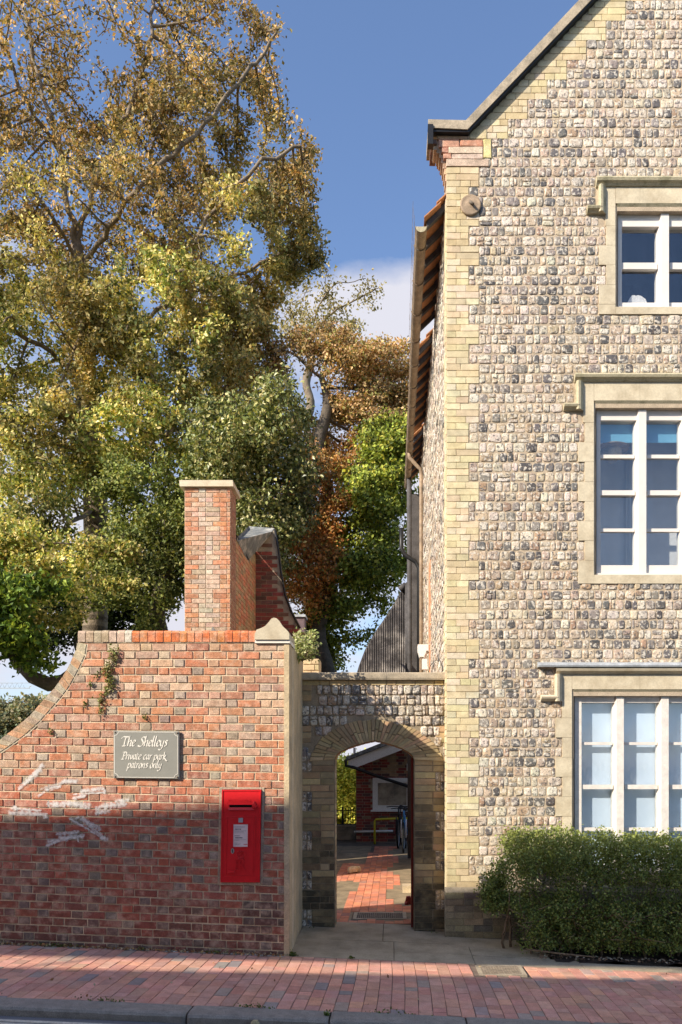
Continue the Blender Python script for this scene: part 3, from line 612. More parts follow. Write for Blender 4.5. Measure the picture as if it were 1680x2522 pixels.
for k in range(len(path)):
    a, b = path[k], path[(k+1) % len(path)]; d = Vector((b[0]-a[0], b[1]-a[1])); l = d.length or 1; nx, ny = -d.y/l*bw_/2, d.x/l*bw_/2
    q = [(a[0]+nx, a[1]+ny), (a[0]-nx, a[1]-ny), (b[0]-nx, b[1]-ny), (b[0]+nx, b[1]+ny)]; hh = .0062+.0002*(k % 3)
    m.add([frS.p(*p, hh) for p in q]+[frS.p(*p, .0042) for p in q], [(0, 1, 2, 3), (0, 4, 5, 1), (1, 5, 6, 2), (2, 6, 7, 3), (3, 7, 4, 0)])
m.build('border', MAT['signw'], sg)
for s, px0, px1, base, sz in (('The Shelleys', 302, 420, 1837.5, None), ('Private car park', 302, 417, 1870, None), ('patrons only', 318, 405, 1891, None)):
    m = MB(); size = (px1-px0)/250/(text_w(s)+.3); letters(m, frS, s, (px0-283)/250, (1917-base)/250, size, .0068, nib=.21); m.build('lettering', MAT['signw'], sg)
for (a, b) in ((.018, .018), (SW-.018, .018), (.018, SH-.018), (SW-.018, SH-.018)):
    m = MB(); m.lathe([(.008, 0), (.0085, -.004), (.005, -.008), (.001, -.009)], frS.p(a, b, .004), 'y', 12); m.build('screw', MAT['iron'], sg)
# ---- the post box
PX0, PX1, PZ0, PZ1 = uw(545), uw(641), vw(2172), vw(1945); PW, PH = PX1-PX0, PZ1-PZ0
frP = Fr((PX0, YW-.012, PZ0), (1, 0, 0), Vector((.016, 0, 1)).normalized(), (0, -1, 0))
pb = empty('post_box', (PX0+PW/2, YW, PZ0), 'red wall-mounted post box with collection notice, set into the brick wall', 'post box')
pu = lambda z: (z-222)/8.406/96*PW*.98+.004; pvv = lambda z: (2125-z)/8.406/227*PH
def plate(mb, u0, u1, v0, v1, h, back=0.0, bev=.004, col=(.5,)*3): block(mb, frP, [(u0, v0), (u1, v0), (u1, v1), (u0, v1)], h, bev, col, back)
m = MB(); sv0, sv1, su0, su1 = pvv(580), pvv(522), pu(375), pu(845)
BK = -.18
for (a, b, c, d) in ((0, PW, 0, sv0), (0, PW, sv1, PH), (0, su0, sv0, sv1), (su1, PW, sv0, sv1)): 
    m.add([frP.p(*p, .02) for p in ((a, c), (b, c), (b, d), (a, d))], [(0, 1, 2, 3)])
R0 = [(0, 0), (PW, 0), (PW, PH), (0, PH)]; m.add([frP.p(*p, .02) for p in R0]+[frP.p(*p, BK) for p in R0], [(0, 4, 5, 1), (1, 5, 6, 2), (2, 6, 7, 3), (3, 7, 4, 0), (4, 5, 6, 7)])
for (a, b, c, d) in ((0, .012, 0, PH), (PW-.012, PW, 0, PH), (.012, PW-.012, PH-.012, PH), (.012, PW-.012, 0, .012)): plate(m, a, b, c, d, .026, .0195, .003)
m.build('body', MAT['red'], pb, fix=False)
m = MB(); S = [(su0, sv0), (su1, sv0), (su1, sv1), (su0, sv1)]; m.add([frP.p(*p, .0195) for p in S]+[frP.p(*p, -.006) for p in S], [(0, 4, 5, 1), (1, 5, 6, 2), (2, 6, 7, 3), (3, 7, 4, 0), (4, 5, 6, 7)]); m.build('posting_slot', MAT['black'], pb, fix=False)
m = MB()   # hood over the slot, sill lip and the pointed flap stop on its right
vsH = [frP.p(pu(345), pvv(505), .021), frP.p(pu(870), pvv(505), .021), frP.p(pu(870), pvv(524), .036), frP.p(pu(345), pvv(524), .036), frP.p(pu(345), pvv(524), .021), frP.p(pu(870), pvv(524), .021)]
m.add(vsH, [(0, 1, 2, 3), (3, 2, 5, 4), (0, 3, 4), (1, 5, 2)])
vsL = [frP.p(pu(360), pvv(582), .021), frP.p(pu(890), pvv(582), .021), frP.p(pu(900), pvv(632), .034), frP.p(pu(355), pvv(632), .034), frP.p(pu(355), pvv(640), .021), frP.p(pu(900), pvv(640), .021)]
m.add(vsL, [(0, 1, 2, 3), (3, 2, 5, 4), (0, 3, 4), (1, 5, 2)])
ar = [(pu(900), pvv(455)), (pu(960), pvv(560)), (pu(915), pvv(608)), (pu(855), pvv(585)), (pu(862), pvv(500))]
block(m, frP, ar[::-1], .036, .003, (.5,)*3, .02); m.build('slot_hood', MAT['red'], pb, fix=False)
m = MB(); d0, d1, e0, e1 = pu(335), pu(905), pvv(1985), pvv(790)
for (a, b, c, d) in ((d0-.013, d1+.013, e1, e1+.012), (d0-.013, d1+.013, e0-.012, e0), (d0-.013, d0, e0, e1), (d1, d1+.013, e0, e1)): plate(m, a, b, c, d, .025, .0198, .003)
plate(m, d0+.004, d1-.004, e0+.004, e1-.004, .0235, .0198, .002); 
for (a, b, c, d) in ((pu(455), pu(785), pvv(1410), pvv(1395)), (pu(455), pu(785), pvv(925), pvv(908)), (pu(455), pu(468), pvv(1395), pvv(925)), (pu(775), pu(788), pvv(1395), pvv(925))): plate(m, a, b, c, d, .030, .0233, .002)
dr = m.build('door', MAT['red'], pb)
m = MB(); plate(m, pu(470), pu(773), pvv(1392), pvv(930), .0262, .0232, .0008); nt = m.build('notice', MAT['paper'], pb)
m = MB()
for (z, a, b, th) in ((980, 495, 715, 8), (1022, 505, 635, 15), (1062, 495, 740, 4), (1082, 495, 690, 3), (1105, 495, 695, 3), (1162, 495, 605, 9), (1200, 510, 660, 17), (1245, 495, 740, 4), (1262, 495, 600, 3), (1310, 495, 560, 4), (1332, 495, 630, 4), (1350, 495, 600, 4)):
    u = a
    while u < b: w = random.uniform(8, 26); plate(m, pu(u), pu(min(u+w, b)), pvv(z+th), pvv(z-th*.2), .0268, .0262, .0002); u += w+5
m.build('printed_text', MAT['ink'], nt if False else pb)
m = MB(); plate(m, pu(690), pu(765), pvv(1350), pvv(1335), .0268, .0262, .0002); m.build('printed_mark', MAT['pink'], pb)
m = MB(); plate(m, pu(572), pu(665), pvv(893), pvv(797), .027, .0232, .001); m.build('enamel_tab', MAT['lead'], pb)
m = MB(); block(m, frP, [(pu(425), pvv(1500)), (pu(445), pvv(1535)), (pu(470), pvv(1535)), (pu(492), pvv(1500)), (pu(490), pvv(1440)), (pu(460), pvv(1420)), (pu(430), pvv(1440))], .028, .002, (.5,)*3, .0232); m.build('lock_plate', MAT['chrome'], pb)
m = MB(); plate(m, pu(450), pu(468), pvv(1510), pvv(1445), .0292, .0275, .0004); m.build('keyhole', MAT['black'], pb)
m = MB(); plate(m, pu(372), pu(515), pvv(1925), pvv(1885), .046, .0232, .006); m.build('door_pull', MAT['red'], pb)
m = MB(); fe = Fr(frP.o, frP.u, frP.v, frP.n); s_ = (pvv(1660)-pvv(1865))/1.5
letters(m, fe, 'ER', pu(490), pvv(1865), s_*1.0, .0330, nib=.2, slant=0, track=.62, thick=.006)
def tubeP(pts, r): m.tube([frP.p(pu(a), pvv(b), .0262) for a, b in pts], r*1.7, 6)
tubeP([(545, 1520), (560, 1495), (600, 1490), (635, 1520), (675, 1490), (715, 1495), (732, 1520), (715, 1570), (690, 1600)], .0022); tubeP([(545, 1520), (560, 1570), (585, 1600)], .0022)
tubeP([(575, 1612), (635, 1604), (700, 1612)], .0025); tubeP([(575, 1640), (635, 1634), (700, 1640)], .003); tubeP([(600, 1560), (635, 1540), (675, 1560)], .002); tubeP([(637, 1475), (637, 1505)], .003)
m.build('royal_cipher', MAT['red'], pb, fix=False)
m = MB(); letters(m, frP, 'POST OFFICE', pu(350), pvv(468), .0155, .0222, nib=.16, slant=0, track=1.62, thick=.002); m.build('raised_lettering', MAT['red'], pb, fix=False)
m = MB(); mz = MAT['mortar']
for (a, b, c, d) in ((-.03, -.004, -.03, PH+.025), (PW+.004, PW+.026, -.02, PH+.02), (-.004, PW+.004, PH+.002, PH+.024), (-.004, PW+.004, -.028, -.004)):
    block(m, frP, jrect(a, b, c, d, .003), .004, .004, (.5,)*3, back=-.02)
m.build('mortar_surround', MAT['coping'], bw)

# ================================================================== ARCH WALL
ua = lambda px: (px-PX)/213.0; va_ = lambda py: EYE+(PY-py)/213.0
aw = empty('arch_wall', (-.2, YA, 0), 'flint and yellow brick wall with a pointed archway, between the brick wall and the flint house', 'wall')
frA = Fr((0, YA, 0), (1, 0, 0), (0, 0, 1), (0, -1, 0))
XA0, XA1, XH = -1.05, .640, .6193
curve = [(824, 1871), (827, 1861), (837, 1852), (855, 1843), (875, 1836), (899, 1829), (923, 1824), (947, 1829), (971, 1836), (990, 1843), (1006, 1852), (1016, 1861), (1020, 1871)]
curve = [(ua(a), va_(b)) for a, b in curve]; xa, xb = curve[0][0], curve[-1][0]
TH = .30
core = [(XA0, -.2), (xa, -.2)]+curve+[(xb, -.2), (XA1, -.2), (XA1, va_(1675)), (XA0, va_(1675))]
m = MB(); m.prism(core, YA, YA+TH); m.build('wall_core', MAT['amortar'], aw)
# brick lining of the opening (the reveal and soffit)
m = MB(); lin = [(xa, -.05)]+curve+[(xb, -.05)]
for i in range(len(lin)-1):
    p, q = lin[i], lin[i+1]; d = math.dist(p, q); k = max(1, round(d/.072)); 
    for j in range(k):
        a, b = lerp(p, q, (j+.06)/k), lerp(p, q, (j+.94)/k); nn = ((b[1]-a[1])/math.dist(a, b)*.004, -(b[0]-a[0])/math.dist(a, b)*.004)
        a, b = (a[0]+nn[0], a[1]+nn[1]), (b[0]+nn[0], b[1]+nn[1])
        m.add([(a[0], YA-.004, a[1]), (b[0], YA-.004, b[1]), (b[0], YA+TH, b[1]), (a[0], YA+TH, a[1])], [(0, 1, 2, 3)], jit((.34, .19, .10) if 0 < i < len(lin)-2 else (.36, .30, .20), .2))
m.build('arch_lining', MAT['sooty'], aw)
outer = [(762, 1875), (770, 1850), (795, 1813), (837, 1787), (880, 1775), (923, 1770), (965, 1777), (1003, 1788), (1044, 1806), (1080, 1842), (1094, 1875)]
outer = [(ua(a), va_(b)) for a, b in outer]
def arcpt(tab, f):
    L_ = [0]
    for i in range(len(tab)-1): L_.append(L_[-1]+math.dist(tab[i], tab[i+1]))
    t = f*L_[-1]
    for i in range(len(tab)-1):
        if t <= L_[i+1]: return lerp(tab[i], tab[i+1], (t-L_[i])/(L_[i+1]-L_[i]))
    return tab[-1]
ar = MB(); random.seed(4); NV = 36
YC = [(.44, .32, .17), (.38, .28, .15), (.50, .38, .21), (.31, .235, .135), (.42, .28, .16)]
for i in range(NV):
    f0, f1 = (i+.07)/NV, (i+.93)/NV; A, B, C_, D = arcpt(curve, f0), arcpt(outer, f0), arcpt(outer, f1), arcpt(curve, f1)
    s = random.choice([.45, .52, .98])
    cc = jit(random.choice(YC), .16)
    block(ar, frA, [lerp(A, B, 0), lerp(A, B, s-.02), lerp(D, C_, s-.02), D][::-1], .017+random.uniform(-.002, .002), .004, cc)
    if s < .9: block(ar, frA, [lerp(A, B, s+.02), B, C_, lerp(D, C_, s+.02)][::-1], .017+random.uniform(-.002, .002), .004, jit(random.choice(YC), .16))
ar.build('arch_ring', MAT['gault'], aw)
def in_arch(x, z):
    if z < outer[0][1]: return xa-.002 < x < xb+.002
    for i in range(len(outer)-1):
        if outer[i][0] <= x <= outer[i+1][0]:
            return z < outer[i][1]+(outer[i+1][1]-outer[i][1])*(x-outer[i][0])/(outer[i+1][0]-outer[i][0])-.015
    return False
jb = MB(); fa = MB(); random.seed(12); cp_ = 16.15/213
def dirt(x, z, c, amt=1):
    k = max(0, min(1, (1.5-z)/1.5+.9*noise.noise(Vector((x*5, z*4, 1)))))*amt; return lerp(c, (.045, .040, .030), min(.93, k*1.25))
for r_ in range(0, 30):       # yellow brick jambs
    b1 = outer[0][1]+.10-r_*cp_; b0 = b1-cp_+.009
    if b1 < -.05: break
    band = (r_//3) % 2
    L_edge = ua(743) if band else ua(768); Rt = XH if band == 0 else ua(1073)
    for (x0, x1) in ((L_edge, xa-.001), (xb+.001, min(Rt, XH-.003))):
        x = x0
        while x < x1-.03:
            w = random.choice([.105, .215, .215]); e = min(x+w, x1); 
            if x1-e < .05: e = x1
            if not in_arch((x+e)/2, (b0+b1)/2): block(jb, frA, jrect(x+.004, e-.004, b0, b1), random.uniform(.006, .010), .004, dirt(x, b0, jit(random.choice(YC), .15)))
            x = e
    if r_ % 3 == 0:
        for (x0, x1, on) in ((ua(743), ua(768), band == 0), (ua(1073), XH-.003, band == 1)):
            if on:
                for q in (0, 1):
                    h1 = b1-q*cp_*1.5; h0 = h1-cp_*1.5+.008
                    if h0 > 0: flint(fa, frA, x0, (x0+x1)/2-.004, h0, h1, [2, 2, 2, 3, 3, 4, 4, 1, 1]); flint(fa, frA, (x0+x1)/2+.004, x1, h0, h1, [2, 2, 2, 3, 3, 4, 4, 1, 1])
jb.build('brick_jambs', MAT['gault'], aw)
for r_ in range(0, 9):        # flint panel over the arch
    b1 = va_(1687)-r_*25.4/213; b0 = b1-25.4/213+.006; x = XA0+.01
    if b1 < outer[0][1]+.08: break
    while x < XH-.03:
        w = random.uniform(.06, .115); e = min(x+w, XH-.004)
        left_brick = x < ua(768) and (r_ in (0, 1, 4, 5))
        if not in_arch((x+e)/2, (b0+b1)/2) and not in_arch((x+e)/2, b0+.02) and not left_brick and not (x > ua(1073) and r_ in (4, 5)): flint(fa, frA, x+.003, e-.003, b0, b1, [6, 5, 5, 4, 3, 3, 2, 4, 2], H=random.uniform(.012, .028))
        x = e
fa.build('flint_panel', MAT['flint'], aw)
m = MB(); random.seed(2)
for r_ in (0, 1, 4, 5):
    b1 = va_(1687)-r_*25.4/213
    for q in range(1 if r_ % 2 else 2):
        h1 = b1-q*.075
        for (x0, x1, ok) in ((XA0+.005, ua(768), True), (ua(1073), XH-.004, r_ > 3)):
            if ok: block(m, frA, jrect(x0+.002, x1-.004, h1-.066, h1), .010, .004, jit(random.choice(YC), .15))
x = XA0
while x < XH-.05:
    e = min(x+random.choice([.22, .11, .22]), XH-.003); block(m, frA, jrect(x+.004, e-.003, va_(1687), va_(1676.5)), .012, .003, jit((.50, .38, .20), .12)); x = e
m.build('brick_course', MAT['gault'], aw)
m = MB(); x = XA0-.02; random.seed(6)
while x < XH-.05:
    e = min(x+random.uniform(.85, 1.05), XH-.004); z0, z1 = va_(1675.5), va_(1657); m.prism([(YA-.055, z0), (YA-.06, z0+.02), (YA-.055, z1-.012), (YA-.04, z1), (YA+TH+.03, z1-.004), (YA+TH+.03, z0)], x+.002, e-.002, 'x'); x = e
m.build('stone_coping', MAT['coping'], aw)
m = MB(); m.box(xb-.032, xb-.006, YA+.10, YA+.18, .02, va_(1866)); m.build('door_frame', MAT['red_door'], aw)
# low stub of wall behind the coping, on the left
st = empty('brick_stub', P(770, 1650, 9.15)-Vector((0, 0, .02)), 'short stub of yellow stone wall standing behind the left end of the coping', 'wall')
m = MB(); random.seed(31); frT = Fr((0, 9.12, 0), (1, 0, 0), (0, 0, 1), (0, -1, 0)); a0, a1 = P(747, 0, 9.12).x, P(786, 0, 9.12).x; m.box(a0, a1, 9.12, 9.40, 2.7, P(0, 1623, 9.12).z); m.build('wall_core', MAT['render'], st)
m = MB(); z = P(0, 1622, 9.12).z
while z > 2.7:
    x = a0
    while x < a1-.02: e = min(a1, x+random.choice([.1, .14])); block(m, frT, jrect(x+.003, e-.003, z-.068, z-.004), .012, .004, jit((.62, .46, .26), .15)); x = e
    z -= .074
m.build('brickwork', MAT['gault'], st)

# ================================================================== FLINT HOUSE
ub = lambda px: (px-PX)/218.0; vb_ = lambda py: EYE+(PY-py)/218.0
hs = empty('flint_house', (3.1, YB, 0), 'tall flint-faced gabled house with yellow brick corners and white sash windows', 'house')
frB = Fr((0, YB, 0), (1, 0, 0), (0, 0, 1), (0, -1, 0))
XL, XR = XH, ub(2182); XC = ub(1641); DEP = 7.6; WT = .35
KZ = vb_(322)                                   # kneeler height
slope = (vb_(0)-vb_(322))/(ub(1462)-ub(1150))   # gable pitch
gz = lambda x: KZ+slope*((min(x, 2*XC-x))-ub(1150))
ZB = -.25
WIN = [dict(n=2, x0=1526, mid=None, z0=757, z1=519, sx=(1475, 1493), head=443, sill=775, hood=(1445, 1467, 1491, 443, 463, 530), bars=[(547, 635), (651, 736)], kind='top'),
       dict(n=3, x0=1473, z0=1416, z1=1004, sx=(1424, 1440), head=924, sill=1438, hood=(1387, 1414, 1436, 925, 943, 1014), bars=[(1028, 1111), (1120, 1201), (1213, 1295), (1303, 1388)], kind='mid'),
       dict(n=4, x0=1419, z0=2150, z1=1714, sx=(1368, 1385), head=1647, sill=2165, hood=(1331, 1368, 1384, 1645, 1661, 1729), bars=[(1729, 1827), (1834, 1933), (1944, 2040), (2048, 2132)], kind='low')]
for w in WIN: w['ox0'] = w['x0']-6; w['ox1'] = 2*1641-w['x0']+6
# core with openings
m = MB(); zcut = sorted({ZB, KZ}|{vb_(w['z0']) for w in WIN}|{vb_(w['z1']) for w in WIN})
for a, b in zip(zcut[:-1], zcut[1:]):
    zm = (a+b)/2; w = next((w for w in WIN if vb_(w['z0']) < zm < vb_(w['z1'])), None)
    if w: m.box(XL, ub(w['ox0']), YB, YB+WT, a, b); m.box(ub(w['ox1']), XR, YB, YB+WT, a, b)
    else: m.box(XL, XR, YB, YB+WT, a, b)
m.prism([(XL, KZ), (XR, KZ), (XR, KZ+.05), (2*XC-ub(1156), gz(ub(1156))), (XC, gz(XC)), (ub(1156), gz(ub(1156))), (XL, KZ+.05)], YB, YB+WT)
m.build('front_wall', MAT['gmortar'], hs)
# quoins
q_ = MB(); q2_ = MB(); fl = MB(); random.seed(23); bp = 16.15
QC = [(.64, .54, .34), (.67, .57, .37), (.60, .50, .31), (.65, .57, .41), (.57, .47, .30)]
def qe(py):    # right edge of the corner brickwork at this height
    return 1155 if math.floor((py-557)/48.45) % 2 == 0 else 1180
def quoin_rows(side):
    py = 412
    k = 0
    while py < 2182:
        yb_ = py+bp; edge = qe(py+8); x = 1100
        while x < edge-3:
            w = random.choice([25, 48, 48]) if x > 1100 else (24 if k % 2 else random.choice([48, 34])); e = min(x+w, edge)
            if edge-e < 9: e = edge
            z = vb_(py+8); c = jit(random.choice(QC), .05)
            if py < 620: c = lerp(c, (.48, .35, .19), .6*random.random())
            if z < .85: c = lerp(c, (.26, .20, .12), min(.8, (.85-z)*1.3)*random.uniform(.7, 1))
            a, b = ub(x)+.003, ub(e)-.003
            if side: a, b = 2*XC-b, 2*XC-a
            block(q2_ if side else q_, frB, jrect(a-.0008, b+.0008, vb_(yb_)+.0026, vb_(py)-.0026), .008+random.uniform(-.0012, .0012), .0028, c); x = e
        py += bp; k += 1
quoin_rows(0); quoin_rows(1)
q_.build('corner_bricks', MAT['gault'], hs); q2_.build('corner_bricks', MAT['gault'], hs); q_ = MB(); q2_ = MB()
# stepped brickwork under the verge
def step_edge(py):   # right edge (px) of the stepped bricks
    k = math.floor((391-py)/48.5); return 1203+k*48.3 if py < 343 else (1211 if py < 391 else 1180)
py = 391-bp*3
while py > -260:
    e1 = step_edge(py+8); zz = vb_(py+8)
    xv = ub(1156)+(zz-gz(ub(1156)))/slope; x = (xv*218+PX)+13
    while x < e1-3:
        e = min(x+random.choice([25, 48]), e1)
        if e1-e < 9: e = e1
        for sd_ in (0, 1):
            a, b = ub(x)+.003, ub(e)-.003
            if sd_: a, b = 2*XC-b, 2*XC-a
            block(q2_ if sd_ else q_, frB, jrect(a, b, vb_(py+bp)+.0026, vb_(py)-.0026), .008, .0028, lerp(jit(random.choice(QC), .07), (.48, .37, .21), random.random()*.5))
        x = e
    py -= bp
q_.build('verge_bricks', MAT['gault'], hs); q2_.build('verge_bricks', MAT['gault'], hs)
# red and patched masonry at the kneeler
m = MB(); random.seed(3)
for (x0, x1, y0, y1, c) in [(1076, 1156, 336, 344, (.50, .34, .22)), (1079, 1132, 344, 364, (.48, .25, .17)), (1133, 1190, 346, 362, (.52, .24, .15)), (1190, 1210, 345, 391, (.62, .50, .24)), (1087, 1105, 364, 378, (.50, .24, .16)), (1105, 1190, 363, 380, (.58, .46, .36)),
                            (1092, 1112, 380, 393, (.54, .26, .16)), (1112, 1190, 380, 393, (.52, .42, .33)), (1099, 1205, 393, 411, (.48, .38, .29)), (1156, 1200, 320, 345, (.56, .44, .26)), (1060, 1076, 344, 356, (.20, .12, .10))]:
    for sd_ in (0,):
        a, b = ub(x0)+.002, ub(x1)-.002
        if sd_: a, b = 2*XC-b, 2*XC-a
        block(m, frB, jrect(a, b, vb_(y1)+.002, vb_(y0)-.002, .004), .014+random.uniform(0, .006), .006, jit(c, .08), back=-.30 if x0 < 1100 else 0)
m.build('kneeler_masonry', MAT['brick'], hs)
m = MB()
for i, (x0, y0, y1) in enumerate([(1068, 344, 366), (1076, 362, 374), (1082, 374, 385), (1087, 385, 397), (1091, 397, 410), (1094, 410, 424), (1097, 424, 440)]):
    m.box(ub(x0), XL+.01, YB+.01+.003*i, YB+.20, vb_(y1), vb_(y0)-.001, jit((.45, .30, .20), .2))
m.build('corbel', MAT['brick'], hs)
# flints
def spans(py0, py1, zone):
    """flint intervals in px for a row"""
    mid_ = (py0+py1)/2; e = max(step_edge(mid_), 0) if mid_ < 391 else qe(mid_)
    if mid_ < 391: e = step_edge(mid_)
    iv = [(e, 2*1641-e)]
    for w in WIN:
        h = w['hood']; cuts = []
        if h[3]-1 <= mid_ <= w['sill']:
            if mid_ < h[5]: x = h[1] if mid_ < h[5]-16 else h[0]
            else: b = math.floor((mid_-557)/48.45) % 2; x = w['sx'][1] if b == 0 else w['sx'][0]
            if mid_ > h[5] and w['kind'] == 'top' and mid_ > 702: x = w['sx'][0]
            iv = [s for a, b_ in iv for s in ((a, x), (2*1641-x, b_))]
    return iv
random.seed(42)
row = 557-24.225*34
while row < 2290:
    r0, r1 = row, row+24.225
    if r1 < 2182+120:
        for a, b in spans(r0, r1, None):
            if b < 1100: continue
            x = a
            # trim to gable
            while x < b-4:
                w = random.choices([random.uniform(13, 19), random.uniform(19, 27), random.uniform(27, 36)], [4, 5, 1])[0]; e = min(x+w, b)
                if b-e < 7: e = b
                cx = ub((x+e)/2); cz = vb_((r0+r1)/2)
                if x < 1720 and cz < gz(cx)-.14 and x > 1100 and e > x+3:
                    if r0 > 1550: cw = [5, 4, 5, 4, 3, 3.6, 2.8, 4, 2]
                    elif r0 > 1180: cw = [5, 4, 5, 4, 3.4, 2.0, 1.2, 4, 2]
                    else: cw = [6, 6, 3.5, 3, 2.4, 2.0, 1.1, 3, 1]
                    hh = 2.5*noise.noise(Vector((cx*.8, cz*1.6, 5))); cw[4] *= 1+max(0, hh)*2; cw[5] *= 1+max(0, hh)*2
                    u = 1.4
                    flint(fl, frB, ub(x)+.004, ub(e)-.004, vb_(r1)+.001+random.uniform(0, .006), vb_(r0)-.001-random.uniform(0, .006), cw)
                x = e
    row += 24.225
fl.build('flint_face', MAT['flint'], hs)
# plinth
m = MB(); pz = vb_(2185); m.prism([(YB-.02, -.2), (YB-.045, -.2), (YB-.045, pz-.05), (YB-.012, pz), (YB-.0, pz), (YB-.0, -.2)], XL-.022, XR+.02, 'x'); m.build('plinth_core', MAT['mortar_dark'], hs)
m = MB(); frPl = Fr((0, YB-.045, 0), (1, 0, 0), (0, 0, 1), (0, -1, 0)); random.seed(77)
for r_ in range(8):
    z1 = pz-.055-r_*.074; x = XL-.02
    while x < 2.6:
        e = x+random.choice([.105, .215, .215])
        if x < 1.35 and z1 > -.1: block(m, frPl, jrect(x+.004, e-.004, z1-.067, z1), .008, .004, jit(random.choice([(.27, .21, .13), (.20, .16, .11), (.33, .26, .16), (.17, .14, .11)]), .2))
        x = e
m.build('plinth_bricks', MAT['sooty'], hs)
# gable coping, kneeler stone
m = MB(); t_ = .115; nv = Vector((-slope, 1)).normalized(); x0, z0 = ub(1153), gz(ub(1153))-.01
for sd_ in (0, 1):
    seg = [(ub(1054), vb_(329)), (ub(1150), vb_(333)), (XC, gz(XC)-.015)]; top = [(ub(1054), vb_(309)), (ub(1146), vb_(311)), (XC, gz(XC)-.015+t_*1.35)]
    poly = [seg[0], seg[1], seg[2], top[2], top[1], top[0]]
    if sd_: poly = [(2*XC-a, b) for a, b in poly]
    m.prism(poly, YB-.085, YB+WT+.02)
m.build('gable_coping', MAT['coping'], hs)
m = MB()
for sd_ in (0, 1):
    poly = [(ub(1064), vb_(336)), (ub(1153), vb_(337)), (XC, gz(XC)-.04), (XC, gz(XC)-.016), (ub(1150), vb_(333)-.001), (ub(1064), vb_(329)-.001)]
    if sd_: poly = [(2*XC-a, b) for a, b in poly]
    m.prism(poly, YB-.07, YB+.0)
m.build('coping_bed', MAT['black'], hs)
m = MB(); m.box(ub(1053), ub(1066), YB-.10, YB-.02, vb_(371), vb_(323)); m.build('gutter_end', MAT['black'], hs)
# tie plate
m = MB(); tc_ = Vector((ub(1159), YB-.012, vb_(508))); m.lathe([(.118, 0), (.120, -.012), (.110, -.024), (.098, -.020), (.060, -.026), (.030, -.034), (.001, -.036)], tc_, 'y', 28); tp = m.build('tie_plate', MAT['gutter'], hs)
m = MB(); m.tube([tc_+Vector((-.015, -.036, .02)), tc_+Vector((.028, -.055, -.025))], [.018, .014], 6); m.build('wall_bolt', MAT['iron'], tp)
